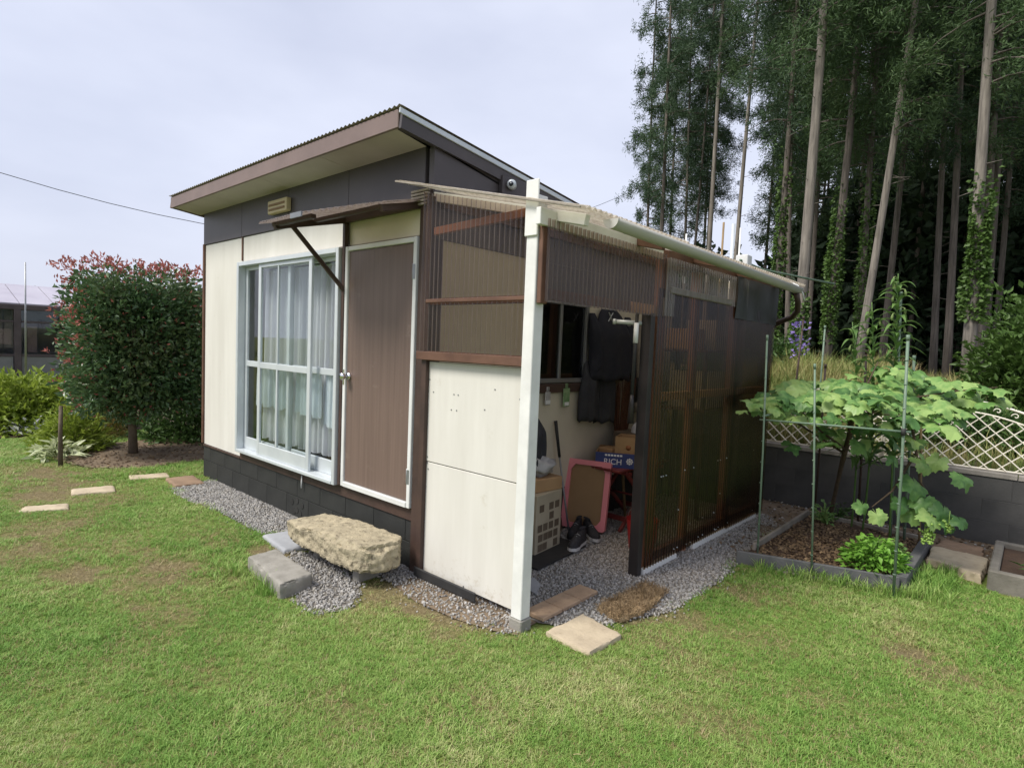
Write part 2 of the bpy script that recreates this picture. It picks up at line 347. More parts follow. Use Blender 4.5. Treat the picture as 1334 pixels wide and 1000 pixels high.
m_photL = LEAF('photinia_green', (.04, .09, .042), (.08, .155, .062), (.165, .2, .09), .25, .32, 1.2, .5)
m_photR = LEAF('photinia_red', (.34, .09, .08), (.48, .18, .15), None, .3, .35, 2)
m_shrub = LEAF('yellow_green_shrub', (.14, .22, .025), (.24, .32, .045), (.33, .4, .07), .35, .5, 1)
m_dkshrub = LEAF('mid_green_shrub', (.03, .07, .02), (.06, .12, .03), (.09, .16, .045), .3, .5, 1)
m_vine = LEAF('grape_leaf', (.075, .175, .05), (.17, .32, .09), (.32, .46, .15), .28, .42, 9, perobj=.6)
m_grape = M('green_grapes', (.22, .36, .07), (.28, .42, .1), 20, .25)
m_lily = LEAF('lily_leaf', (.07, .15, .04), (.12, .22, .06), (.17, .28, .08), .3, .45, 5)
m_bud = LEAF('lily_bud', (.22, .32, .1), (.3, .38, .16), None, .35, .5, 5)
m_purple = LEAF('purple_petal', (.2, .14, .45), (.36, .28, .62), None, .3, .5, 9)
m_herb = LEAF('herb_leaf', (.1, .26, .03), (.17, .36, .05), (.25, .45, .09), .3, .45, 8)
m_hosta = LEAF('variegated_leaf', (.2, .3, .1), (.5, .55, .32), (.7, .72, .55), .3, .5, 14)
m_petalw = LEAF('white_petal', (.7, .7, .72), (.8, .8, .82), None, .3, .5, 9)

# grass blade materials
def GRASS(name, stops, trans=.3, patch=.9):
    m, n, b = _new(name); oi = n.nodes.new('ShaderNodeObjectInfo'); z = _noise(n, patch, 4, .6, coord='World')
    a = n.nodes.new('ShaderNodeMath'); a.operation = 'MULTIPLY_ADD'; a.inputs[1].default_value = .5; n.links.new(oi.outputs['Random'], a.inputs[0])
    s_ = n.nodes.new('ShaderNodeMath'); s_.operation = 'MULTIPLY_ADD'; s_.inputs[1].default_value = 1.5; s_.inputs[2].default_value = -.5; n.links.new(z.outputs['Fac'], s_.inputs[0])
    n.links.new(s_.outputs[0], a.inputs[2])
    col = _ramp(n, a.outputs[0], stops).outputs['Color']; n.links.new(col, b.inputs['Base Color']); b.inputs['Roughness'].default_value = .5
    b.inputs['Specular IOR Level'].default_value = .3
    t = n.nodes.new('ShaderNodeBsdfTranslucent'); n.links.new(col, t.inputs['Color']); ms = n.nodes.new('ShaderNodeMixShader'); ms.inputs[0].default_value = trans
    n.links.new(b.outputs[0], ms.inputs[1]); n.links.new(t.outputs[0], ms.inputs[2]); n.links.new(ms.outputs[0], n.nodes['Material Output'].inputs['Surface']); return m
m_grass = GRASS('lawn_blade', [(.05, (.125, .26, .045)), (.38, (.21, .365, .075)), (.66, (.315, .435, .12)), (.92, (.5, .5, .24))])
m_grass_dry = GRASS('dry_blade', [(.1, (.26, .25, .09)), (.5, (.4, .33, .16)), (.9, (.46, .38, .22))], patch=2)
m_meadow = GRASS('meadow_blade', [(.1, (.1, .18, .04)), (.45, (.24, .27, .08)), (.75, (.42, .36, .16)), (.95, (.45, .34, .2))], patch=.9)

# ================================================================== GROUND
def sstep(a, b, x):
    t = min(1, max(0, (x-a)/(b-a))); return t*t*(3-2*t)
def inpoly(x, y, P):
    c = False; j = len(P)-1
    for i in range(len(P)):
        if (P[i][1] > y) != (P[j][1] > y) and x < (P[j][0]-P[i][0])*(y-P[i][1])/(P[j][1]-P[i][1])+P[i][0]: c = not c
        j = i
    return c
GRAVEL = [  # gravel areas: (polygon, stones per m2)
    ([(-3.42, -.46), (-2.9, -.5), (-2.3, -.42), (-1.95, -.43), (-1.5, -.42), (-1.42, -.22), (-1.2, -.2), (-.7, -.3), (-.3, -.3), (0, -.22), (0, .04), (-3.6, .04)], 6000),
    ([(-.98, -.44), (-.75, -.56), (-.55, -.6), (-.3, -.7), (-.2, -.83), (.04, -.84), (.12, -.68), (.02, -.52), (-.15, -.4), (-.4, -.32), (-.8, -.3)], 4800),
    ([(0, -.24), (.3, -.3), (.62, -.28), (.9, -.22), (1.02, -.16), (1.0, .04), (0, .04)], 2200),
    ([(0, .04), (1.02, .04), (1.13, .12), (1.3, .32), (1.47, .72), (1.5, 1.2), (1.48, 1.7), (1.42, 2.0), (1.44, 2.6), (1.3, 3.3), (1.1, 3.55), (0, 3.5)], 4800),
]
SOIL = [(1.45, 1.97), (2.45, 2.3), (2.45, 3.65), (1.45, 3.75)]
PHOT = [(-4.6, -.4), (-5.0, -.85), (-5.7, -1.02), (-6.5, -.9), (-6.8, 1.6), (-4.3, 1.4), (-4.25, .5), (-4.75, .25)]
BARE = [(-4.4, -1.6, .6, .4), (-3.0, -1.25, .3, .45), (-1.9, -1.35, .35, .45), (-1.3, -1.1, .3, .45), (-.75, -1.0, .25, .45),   # (x, y, radius, strength) worn patches in the lawn
    (-2.69, -1.61, .42, .75), (-1.09, -1.32, .34, .8), (-1.55, -1.64, .3, .7), (-.48, -1.39, .25, .65), (-2.19, -1.82, .35, .7), (-3.36, -.97, .4, .6), (-3.9, -1.3, .5, .5),
    (-1.67, -.72, .3, .5), (.44, -.12, .4, .7), (1.39, .7, .3, .8), (2.75, 1.17, .22, .8), (2.63, 1.32, .2, .7), (.09, -.38, .35, .85), (-.97, -.5, .25, .8), (-3.74, -1.43, .4, .5), (-1.08, -.57, .22, .85),
    (1.65, 1.4, .25, .75), (.62, -.28, .35, .7), (-4.6, -1.1, .6, .6), (1.55, .35, .2, .5), (.3, -1.5, .18, .4), (2.1, -.1, .2, .55), (1.9, .25, .25, .4), (1.3, -.75, .2, .45), (-.2, -1.7, .2, .4), (2.4, .45, .2, .45), (.9, -1.2, .2, .4), (2.0, .8, .22, .45), (-5.2, -1.4, .5, .6)]
def bare(x, y):
    n1 = mnoise.fractal(Vector((x*2.1, y*2.1, 3.1)), 1, 2, 4); n2 = mnoise.fractal(Vector((x*7, y*7, 9.2)), 1, 2, 3)
    b = max(0, n1*.55-.12)+max(0, n2*.35-.12)
    for (cx_, cy_, r, s_) in BARE:
        d = math.hypot(x-cx_, (y-cy_)*1.35)/r
        if d < 1.7: b += s_*(1-sstep(.25, 1.5, d+n2*.7+n1*.3))
    return min(1, b)
def nograss(x, y):
    if -3.9 < x < 1.1 and 0 < y < 3.7: return True
    for P, _ in GRAVEL:
        if inpoly(x, y, P): return True
    if 1.42 < x < 2.48 and 1.93+.33*(x-1.45) < y < 4.3: return True
    if inpoly(x, y, PHOT): return True
    if y > 3.0 and x > 0.9: return True
    if x < -7.6 and y > -1.35: return True
    for P in SLABS:
        if inpoly(x, y, P): return True
    return False
SLABS = [[(-3.5, -1.62), (-3.33, -1.7), (-3.2, -1.36), (-3.4, -1.32)], [(-3.95, -1.2), (-3.72, -1.24), (-3.62, -.9), (-3.88, -.85)], [(-4.28, -.62), (-4.08, -.66), (-3.97, -.3), (-4.2, -.26)],
         [(-3.9, -.42), (-3.42, -.44), (-3.4, -.1), (-3.9, -.08)], [(1.12, -.05), (1.44, -.06), (1.46, .27), (1.13, .31)], [(-.9, -.84), (-.25, -.9), (-.28, -.62), (-.92, -.6)], [(2.4, 2.9), (3.6, 2.7), (3.6, 4.3), (2.4, 4.3)]]
def axis(lo, hi, fine0, fine1, step, far):
    a = list(np.arange(fine0, fine1+1e-6, step)); s_ = step; x = fine0
    while x > lo: s_ *= 1.35; x -= s_; a.insert(0, max(x, lo))
    s_ = step; x = fine1
    while x < hi: s_ *= 1.35; x += s_; a.append(min(x, hi))
    return np.array(a)
gx = axis(-900, 900, -9, 6, .09, 0); gy = axis(-900, 900, -3.6, 4.4, .09, 0)
XX, YY = np.meshgrid(gx, gy, indexing='ij'); nx, ny = XX.shape
V = np.stack([XX, YY, np.zeros_like(XX)], -1).reshape(-1, 3)
ii = np.arange(nx*ny).reshape(nx, ny)
F = np.stack([ii[:-1, :-1], ii[1:, :-1], ii[1:, 1:], ii[:-1, 1:]], -1).reshape(-1, 4)
bare_v = np.array([bare(x, y) if (-9 < x < 6.2 and -3.8 < y < 4.5) else .25 for x, y in V[:, :2]], dtype=np.float32)
m_ground, n_, b_ = _new('lawn_ground')
at = n_.nodes.new('ShaderNodeAttribute'); at.attribute_name = 'bare'
zg = _noise(n_, 9, 8, .7, coord='World'); zs = _noise(n_, 40, 6, .7, coord='World')
cg = _ramp(n_, zg.outputs['Fac'], [(.3, (.09, .14, .03)), (.7, (.19, .22, .06))]).outputs['Color']
cs = _ramp(n_, zs.outputs['Fac'], [(.3, (.085, .065, .035)), (.5, (.16, .13, .07)), (.7, (.29, .24, .14))]).outputs['Color']
n_.links.new(_mixc(n_, at.outputs['Fac'], cg, cs), b_.inputs['Base Color']); b_.inputs['Roughness'].default_value = .95; b_.inputs['Specular IOR Level'].default_value = .1
bp = n_.nodes.new('ShaderNodeBump'); bp.inputs['Strength'].default_value = .7; bp.inputs['Distance'].default_value = .02; n_.links.new(zs.outputs['Fac'], bp.inputs['Height']); n_.links.new(bp.outputs['Normal'], b_.inputs['Normal'])
me = np_mesh('ground', V, F, m_ground); at_ = me.attributes.new('bare', 'FLOAT', 'POINT'); at_.data.foreach_set('value', bare_v)
ground = bpy.data.objects.new('ground', me); COL.objects.link(ground); tag(ground, kind='structure')

# raised bank behind the block wall, carrying the wood
def bank_h(x, y):
    b0 = -.08+.66*sstep(-1.6, .2, x)
    h = b0+(1.2-b0)*sstep(4.3, 8.0+max(0, -x)*.9, y)
    h += .1*mnoise.noise(Vector((x*.5, y*.5, 0)))*sstep(4.6, 7, y)
    return h-1.5*sstep(18, 40, -x)*0
bx_ = np.concatenate([np.arange(-60, -4, 3.), np.arange(-4, 7, .25), np.arange(7, 60, 3.)]); by_ = np.concatenate([np.arange(4.34, 9, .22), np.arange(9, 20, .6), np.arange(20, 121, 6.)])
XX, YY = np.meshgrid(bx_, by_, indexing='ij'); nx, ny = XX.shape
V = np.array([(x, y, bank_h(x, y) if x > -30 else bank_h(x, y)-1.4*sstep(30, 58, -x)) for x, y in zip(XX.ravel(), YY.ravel())]); ii = np.arange(nx*ny).reshape(nx, ny)
F = np.stack([ii[:-1, :-1], ii[1:, :-1], ii[1:, 1:], ii[:-1, 1:]], -1).reshape(-1, 4)
m_bank = M('bank_earth', (.1, .085, .045), (.06, .06, .028), 1.2, .95, .6, 20, spots=(6, .55, (.16, .12, .075)))
me = np_mesh('bank', V, F, m_bank, True); bank = bpy.data.objects.new('bank', me); COL.objects.link(bank); tag(bank, kind='structure')

def flat(name, P, z, m, step=.08, rough=.012, kind='structure'):
    """patch of loose ground laid 4 mm over the lawn, with a gently uneven top"""
    xs = [p[0] for p in P]; ys = [p[1] for p in P]; bm = bmesh.new()
    vs_ = [bm.verts.new((x, y, z)) for x, y in P]; f = bm.faces.new(vs_)
    bmesh.ops.triangulate(bm, faces=[f]); 
    for _ in range(3): bmesh.ops.subdivide_edges(bm, edges=[e for e in bm.edges if e.calc_length() > step*2], cuts=1, use_grid_fill=True)
    bmesh.ops.triangulate(bm, faces=bm.faces)
    for v in bm.verts: v.co.z = z+rough*abs(mnoise.noise(Vector((v.co.x*5, v.co.y*5, 1))))
    me = bpy.data.meshes.new(name); bm.to_mesh(me); bm.free(); me.materials.append(m); o = bpy.data.objects.new(name, me); COL.objects.link(o); tag(o, kind=kind); return o
beds = [flat('gravel_bed', P, .004+.0015*i, m_dirt if i == 2 else m_gravbase, rough=.006) for i, (P, d) in enumerate(GRAVEL)]
soil_o = flat('soil', SOIL, .05, m_soil, rough=.04)
photdirt = flat('leaf_litter_soil', PHOT, .005, m_dirt, rough=.03)
dirt_o = flat('bare_earth', [(1.12, 3.5), (1.42, 2.35), (1.44, 2.02), (1.47, 3.78), (2.47, 3.72), (2.47, 3.32), (2.9, 3.2), (4.4, 3.3), (4.4, 4.17), (.8, 4.17), (.8, 3.6)], .0075, m_dirt, rough=.03)
shrub_bed = flat('planting_bed', [(-7.8, -1.5), (-8.6, -1.6), (-14, -2.4), (-14, 2), (-7.6, 2)], .006, m_soil, rough=.04)

# ================================================================== SHED
SX0, SX1, SY1 = -3.85, 0.0, 3.5
shed = thing('prefab_shed', 'cream prefab garden shed with brown fascia, black block base and sliding glass window', 'shed', (-1.9, 1.75, 0))
# foundation: mortar core + individual blocks in two courses
core = MB(); core.box((SX0+.012, .012, 0), (SX1-.012, .13, .385)); core.box((SX0+.012, .131, 0), (SX0+.13, SY1-.131, .385)); core.box((SX1-.13, .131, 0), (SX1-.012, SY1-.131, .385)); core.box((SX0+.012, SY1-.13, 0), (SX1-.012, SY1-.012, .385))
found = core.build('foundation', m_mortar, shed)
blk = {}
def block(cx_, cy_, cz_, lx, ly, lz, parent, m, nm='block'):
    k = (round(lx, 3), round(ly, 3), round(lz, 3), m.name)
    if k not in blk: blk[k] = mesh_of(MB().obb((0, 0, 0), (lx, ly, lz), None, .002), nm, m)
    return inst(nm, blk[k], parent, Matrix.Translation((cx_, cy_, cz_)))
for c in range(2):
    z = .01+.19*c; x = SX0
    while x < SX1-.02:
        l = .385 if not (c == 1 and x == SX0) else .19
        l = min(l, SX1-x)
        if c == 0 and -2.0 < x+l/2 < -1.7:   # the ventilation block with clover-leaf holes
            vb = block(x+l/2, .06, z+.092, l-.004, .118, .185, found, m_block, 'vent_block')
            for (dx, dz) in ((-.09, .03), (.0, -.03), (.09, .03), (-.05, -.045), (.06, -.05), (0, .055)):
                h = MB(); h.tube([(x+l/2+dx, .0, z+.095+dz), (x+l/2+dx, -.0035, z+.095+dz)], .028, 10, smooth=False); h.build('vent_hole', m_mortar, found)
        else: block(x+l/2, .06, z+.092, l-.004, .118, .185, found, m_block)
        x += l
    y = .13
    while y < SY1-.05:
        l = min(.39, SY1-y); block(SX1-.06, y+l/2, z+.092, .118, l-.004, .185, found, m_block); y += l
# walls
ZW = .385
MB().box((SX0+.02, .04, ZW), (SX0+.05, SY1-.03, 2.9)).build('side_wall', m_cream_side, shed)
MB().box((SX0+.05, SY1-.06, ZW), (SX1-.05, SY1-.03, 2.55)).build('back_wall', m_cream_side, shed)
MB().box((SX0+.05, .05, ZW), (SX1-.06, SY1-.06, ZW+.03)).build('floor', m_dkfloor, shed)
wl = B((SX0+.02, .0, ZW-.01), (-2.9, .03, 2.57)).build('wall_panel', m_cream, shed)
B((-2.88, .0, 2.33), (-1.03, .03, 2.57)).build('wall_panel', m_cream, shed)
B((-.99, .0, 2.33), (-.12, .03, 2.57)).build('wall_panel', m_cream_side, shed)
# dark band under the eaves (front) with seams
xs = [SX0-.01, -2.9, -1.95, -1.0, -.08]
for a, b in zip(xs[:-1], xs[1:]): B((a+.002, -.012, 2.572), (b-.002, .03, 2.915), .004).build('eaves_board', m_band, shed)
B((SX0-.015, -.02, ZW+.0), (SX0+.02, .04, 2.58)).build('corner_trim', m_wbrown, shed)
for x in (-2.89, -1.01): B((x-.011, -.012, 2.34), (x+.011, -.001, 2.571)).build('batten', m_wbrown, shed)
B((-2.878, -.011, 2.318), (-1.022, .03, 2.329)).build('batten', m_wbrown, shed)
B((SX0+.02, -.014, ZW-.03), (-2.89, .02, ZW-.011), .002).build('base_flashing', m_wdark, shed)
B((-2.889, -.01, ZW-.03), (-.1, .06, .44), .002).build('sill_beam', m_wdark, shed)
B((-.099, -.03, .0), (.0, .1, 2.62)).build('corner_post', m_wdark, shed)
# gable side (x = 0): cream below, dark above, window
gb = MB(); gb.box((-.04, .102, ZW-.01), (0, 1.04, 2.3)); gb.box((-.04, 1.041, ZW-.01), (0, 1.84, 1.3)); gb.box((-.04, 1.841, ZW-.01), (0, SY1, 2.3)); gb.box((-.04, 1.041, 2.02), (0, 1.84, 2.3))
gb.build('gable_wall', m_cream_side, shed)
gv = [(.012, -.28, 2.93), (.012, 3.55, 2.5), (.012, 3.55, 2.301), (.012, -.012, 2.301), (.012, -.012, 2.9)]
g2 = [(x-.05, y, z) for x, y, z in gv]
MB().add(gv+g2, [(0, 1, 2, 3, 4), (9, 8, 7, 6, 5)]+[(i, (i+1) % 5, (i+1) % 5+5, i+5) for i in range(5)]).build('gable_board', m_band, shed)
sw = MB()
for a, b in (((-.03, 1.05, 1.31), (.025, 1.09, 2.01)), ((-.03, 1.8, 1.31), (.025, 1.835, 2.01)), ((-.03, 1.091, 1.31), (.025, 1.799, 1.345)), ((-.03, 1.091, 1.975), (.025, 1.799, 2.01)), ((-.01, 1.43, 1.346), (.015, 1.46, 1.974))): sw.box(a, b, .002)
B((.001, 1.0, 2.015), (.012, SY1, 2.3), .002).build('window_header_board', m_band, shed)
swo = sw.build('side_window', m_alu_d, shed)
B((-.004, 1.091, 1.346), (.0, 1.429, 1.974), 0).build('pane', m_gdark, swo); B((-.004, 1.461, 1.346), (.0, 1.799, 1.974), 0).build('pane', m_gdark, swo)
B((.001, 1.0, 1.225), (.03, 1.86, 1.3)).build('side_window_sill', m_wdark, shed)
# roof: slab under corrugated sheet, sloping down to the back
SL = .112
def rz(y): return 3.045-SL*(y+.3)
RX0, RX1, RY0, RY1 = -3.97, .035, -.3, 3.75
def slab(x0, x1, y0, y1, t0, t1):
    P = [(x0, y0, rz(y0)-t0), (x1, y0, rz(y0)-t0), (x1, y1, rz(y1)-t0), (x0, y1, rz(y1)-t0)]; Q = [(x, y, z-(t1-t0)) for x, y, z in P]
    return MB().add(P+Q, [(0, 1, 2, 3), (7, 6, 5, 4), (0, 4, 5, 1), (1, 5, 6, 2), (2, 6, 7, 3), (3, 7, 4, 0)])
roof = slab(RX0+.02, RX1-.03, RY0+.012, RY1, .012, .05).build('roof_deck', m_wdark, shed)
rs = MB(); rs.sheet((RX0-.015, RY0-.02, rz(RY0-.02)+.006), (1, 0, 0), (0, 1, -SL), RX1-RX0+.035, RY1-RY0+.1, .05, .0065, 8); rs.build('roof_sheet', m_roof, shed)
B((RX0, RY0-.008, 2.925), (RX1-.03, RY0+.011, 3.04), .004).build('fascia', m_fascia, shed)
sx = [RX0+.02, -2.95, -1.95, -.97, -.02]
for a, b in zip(sx[:-1], sx[1:]):
    P = [(a+.002, RY0+.012, 2.935), (b-.002, RY0+.012, 2.935), (b-.002, -.014, 2.905), (a+.002, -.014, 2.905)]
    MB().add(P+[(x, y, z+.012) for x, y, z in P], [(3, 2, 1, 0), (4, 5, 6, 7), (0, 1, 5, 4), (1, 2, 6, 5), (2, 3, 7, 6), (3, 0, 4, 7)]).build('soffit_board', m_soffit, shed)
mbk = MB(); mbk.bar((RX1-.005, RY0-.005, rz(RY0)-.075), (RX1-.005, RY1, rz(RY1)-.075), .022, .11); mbk.build('barge_board', m_band, shed)
mbk = MB(); mbk.bar((RX1+.012, RY0-.03, rz(RY0-.03)-.033), (RX1+.012, RY1, rz(RY1)-.033), .012, .035, bev=.003); mbk.build('white_flashing', m_alu, shed)
mbk = MB(); mbk.bar((RX0, RY0-.005, rz(RY0)-.06), (RX0, RY1, rz(RY1)-.06), .022, .11); mbk.build('barge_board', m_fascia, shed)
# vent on the band
vt = B((-2.25, -.06, 2.705), (-1.9, -.0125, 2.82), .006).build('wall_vent', M('vent_cream', (.55, .45, .27), (.48, .39, .23), 6, .5), shed)
for z in (2.74, 2.78): B((-2.225, -.066, z-.012), (-1.93, -.0605, z+.008), .002).build('vent_louvre', M('vent_slot', (.24, .15, .08), None, 5), vt)
# sliding window
WX0, WX1, WZ0, WZ1 = -2.872, -1.03, .442, 2.315
win = MB(); t = .042
win.box((WX0, -.07, WZ0), (WX0+t, .045, WZ1), .004); win.box((WX1-t, -.07, WZ0), (WX1, .045, WZ1), .004); win.box((WX0+t+.0005, -.068, WZ1-t), (WX1-t-.0005, .045, WZ1-.001), .004); win.box((WX0+t+.0005, -.075, WZ0+.001), (WX1-t-.0005, .045, WZ0+.03), .004)
wino = win.build('window_frame', m_alu, shed)
def sash(x0, x1, y, w=.042, mull=None):
    s_ = MB(); z0, z1 = WZ0+.031, WZ1-t-.001
    for a, b in ((x0, x0+w), (x1-w, x1)): s_.box((a, y-.012, z0), (b, y+.012, z1), .003)
    xa, xb = x0+w+.0005, x1-w-.0005
    s_.box((xa, y-.011, z0), (xb, y+.011, z0+.12), .003); s_.box((xa, y-.011, z1-.035), (xb, y+.011, z1), .003); s_.box((xa, y-.011, 1.30), (xb, y+.011, 1.355), .003)
    so = s_.build('sash', m_alu, shed); cuts = [xa, xb]
    if mull:
        s2 = MB(); s2.box((mull-.013, y-.0105, z0+.1205), (mull+.013, y+.0105, 1.2995), .002); s2.box((mull-.008, y-.0095, 1.3555), (mull+.008, y+.0095, z1-.0355), .002); s2.build('mullion', m_alu, so); cuts = [xa, mull, xb]
    for a, b in zip(cuts[:-1], cuts[1:]):
        for c, d in ((z0+.118, 1.302), (1.353, z1-.033)): B((a, y-.002, c), (b, y+.002, d), 0).build('pane', m_glass, so)
sash(-2.826, -1.93, .015); sash(-1.985, -1.075, .018 + .026); sash(-2.44, -1.47, -.035, .05, mull=-2.06)
# door
dr = MB(); fx0, fx1, fz0, fz1 = -.975, -.105, .45, 2.315
dr.box((fx0, -.045, fz0), (fx0+.036, .03, fz1), .004); dr.box((fx1-.036, -.045, fz0), (fx1, .03, fz1), .004); dr.box((fx0+.0365, -.044, fz1-.036), (fx1-.0365, .03, fz1-.001), .004); dr.box((fx0+.0365, -.05, fz0), (fx1-.0365, .03, fz0+.04), .004)
dr.build('door_frame', m_wframe, shed)
dl = B((fx0+.038, -.03, fz0+.042), (fx1-.038, .005, fz1-.038), .003).build('door', m_doorbrown, shed)
kn = MB(); kn.tube([(-.905, -.03, 1.32), (-.905, -.045, 1.32)], .028, 14); kn.tube([(-.905, -.045, 1.32), (-.905, -.07, 1.32), (-.905, -.078, 1.32), (-.905, -.1, 1.32), (-.905, -.107, 1.32)], [.012, .012, .026, .028, .018], 14); kn.build('door_knob', m_chrome, dl)
kp = MB(); kp.box((-.965, -.048, 1.25), (-.95, -.0455, 1.37), .001); kp.build('strike_plate', m_chrome, shed)
for z in (2.08, .67):
    h = MB(); h.tube([(fx1-.037, -.038, z-.055), (fx1-.037, -.038, z+.055)], .009, 8); h.box((fx1-.034, -.047, z-.05), (fx1-.008, -.0455, z+.05)); h.build('hinge', m_alu_d, shed)
# drip pipe under window
MB().tube([(-1.62, -.02, .41), (-1.62, -.022, .3)], .006, 6).build('drain_pipe', m_wframe, shed)
# curtains in the window
def curtain(name, x0, x1, z0, z1, y, m, label, amp=.03, f=9, seed=0, group=None):
    nu, nv = 90, 6; V = []; F = []
    for j in range(nv+1):
        for i in range(nu+1):
            u = i/nu; x = x0+(x1-x0)*u; v = j/nv; ph = f*2*math.pi*u+seed
            yy = y+amp*math.sin(ph+.7*math.sin(ph*.37+v))*(.6+.5*v)+amp*.4*math.sin(ph*2.3+seed); V.append((x, yy, z1-(z1-z0)*v-(.012*math.sin(ph*.5+1)if j == nv else 0)))
    for j in range(nv):
        for i in range(nu): a = j*(nu+1)+i; F.append((a, a+1, a+nu+2, a+nu+1))
    mb = MB(); mb.add(V, F, True); o = mb.build(name, m, loc=((x0+x1)/2, y, z0)); return tag(o, label, 'curtain', group)
curtain('lace_curtain', -2.72, -2.12, .58, 2.24, .16, m_curt_w, 'white lace curtain gathered behind the outer sash of the shed window', .03, 6, 1)
curtain('lace_curtain', -2.14, -1.4, .58, 2.24, .17, m_curt_w, 'wide white lace curtain hanging behind the middle of the shed window', .03, 7, 2)
curtain('lace_curtain', -1.4, -1.07, .58, 2.24, .15, m_curt_w, 'narrow white lace curtain behind the sash next to the brown door', .025, 4, 4)
curtain('cafe_curtain', -2.7, -2.1, .92, 1.3, .085, m_curt_b, 'short pale blue cloth hanging in lower window beside the cream wall panel', .02, 5, 3)
curtain('cafe_curtain', -1.92, -1.5, .92, 1.3, .085, m_curt_b, 'short pale blue cloth hanging in the middle lower pane of the window', .02, 4, 5)
curtain('cafe_curtain', -1.45, -1.09, .86, 1.3, .085, m_curt_b, 'short pale blue cloth hanging in lower pane next to the brown door', .02, 4, 6)
MB().tube([(-2.85, .16, 2.245), (-1.05, .16, 2.245)], .011, 8).build('curtain_rod', m_alu, shed)
MB().tube([(-2.85, .085, 1.302), (-1.05, .085, 1.302)], .008, 8).build('curtain_rod', m_alu, shed)
# awning over the door
aw = thing('door_awning', 'dark corrugated plastic awning on a braced timber arm above the shed door', 'awning', (-.5, -.02, 2.3))
AP = [(-1.07, -.015), (-1.07, -.68), (-.45, -.68), (.0, -.25), (.0, -.035)]
def awz(y): return 2.56+.255*(y+.015)
sh = MB(); nu = 150; V = []; F = []
for i in range(nu+1):
    x = -1.07+1.0*i/nu; ye = -.68 if x < -.45 else -.68+.43*(x+.45)/.45
    w = .008*math.sin(2*math.pi*x/.032)
    for k in range(3): y = -.016+(ye+.016)*k/2; V.append((x, y, awz(y)+w))
for i in range(nu):
    for k in range(2): a = i*3+k; F.append((a, a+1, a+4, a+3))
sh.add(V, F, True); sh.build('sheet', m_awning, aw)
for x in (-1.0, -.12): MB().bar((x, -.03, awz(-.03)-.035), (x, -.6 if x < -.5 else -.33, awz(-.6 if x < -.5 else -.33)-.035), .036, .045, bev=.003).build('arm', m_wdark, aw)
MB().bar((-1.04, -.58, awz(-.58)-.025), (-.5, -.58, awz(-.58)-.025), .04, .028, bev=.003).build('front_purlin', m_wdark, aw)
MB().bar((-.97, -.3, awz(-.3)-.022), (-.15, -.3, awz(-.3)-.022), .036, .026, bev=.003).build('purlin', m_wdark, aw)
B((-1.02, -.045, 2.5), (-.1, -.0125, 2.545)).build('wall_plate', m_wdark, aw)
B((-1.02, -.045, .45), (-.985, -.0125, 2.499)).build('upright', m_wdark, aw)
MB().bar((-1.0, -.03, 1.98), (-1.0, -.47, 2.405), .024, .03, bev=.003).build('strut', m_wdark, aw)
MB().box((-.6, -.69, awz(-.66)-.03), (-.46, -.68, awz(-.66)+.002)).build('clip_plate', m_alu_d, aw)
# small sensor lamp on the gable
lp = thing('sensor_lamp', 'small round white lamp fixed to the dark gable beside the white post', 'lamp', (.045, .73, 2.76))
B((.013, .6, 2.69), (.06, .9, 2.85), .006).build('mounting_box', m_band, lp)
MB().tube([(.06, .7, 2.79), (.09, .66, 2.788), (.1, .645, 2.787)], [.034, .036, .03], 16).build('lamp_ring', m_alu, lp)
MB().tube([(.1, .645, 2.787), (.103, .64, 2.787)], .018, 14).build('lens', m_gdark, lp)

# ================================================================== LEAN-TO
lt = thing('lean_to', 'brown corrugated plastic lean-to with white corner post built against the shed', 'lean-to', (.55, 1.7, 0))
def lr(x): return 2.615-.235*x
# posts
wp = MB(); wp.box((.935, -.12, .07), (1.012, -.04, 2.42), .004); wpo = wp.build('corner_post', m_white, lt)
B((.928, -.132, 2.2), (1.018, -.1205, 2.5), .004).build('post_facing_board', m_white, wpo)
B((.928, -.127, -.02), (1.02, -.033, .0695), .006).build('post_footing', m_concrete, lt)
B((.001, -.06, .0), (.05, -.001, 2.56)).build('wall_post', m_wdark, lt)
B((1.016, -.11, 1.84), (1.045, -.05, 2.3)).build('door_jamb', m_wbrown, lt)
B((.895, -.06, 1.52), (.924, -.02, 2.36)).build('jamb_batten', m_wred, lt)
B((1.0, 1.21, .0), (1.055, 1.3, 2.27)).build('post', m_wred, lt)
B((.985, 1.08, .0), (1.06, 1.14, 1.87)).build('door_stop_post', m_blackmetal, lt)
B((1.0, 1.16, .3), (1.015, 1.2, 1.86), .002).build('door_track', m_alu_d, lt)
for y in (1.82, 2.6): B((.985, y, .0), (1.04, y+.075, 2.24)).build('stud', m_wred, lt)
B((.985, 3.43, .0), (1.06, 3.5, 2.26)).build('back_post', m_wdark, lt)
# rafters and plates
for y in (.0, .85, 1.7, 2.55, 3.4): MB().bar((.02, y, lr(.02)-.045), (1.25, y, lr(1.25)-.045), .04, .06, bev=.003).build('rafter', m_wbrown if y else m_white, lt)
B((.013, .05, 2.5), (.05, 3.5, 2.56)).build('ledger', m_wbrown, lt)
B((1.03, -.16, 2.25), (1.062, 1.2, 2.34)).build('header_beam', m_white, lt)
B((.99, 1.301, 2.25), (1.055, 3.5, 2.33)).build('eaves_plate', m_wbrown, lt)
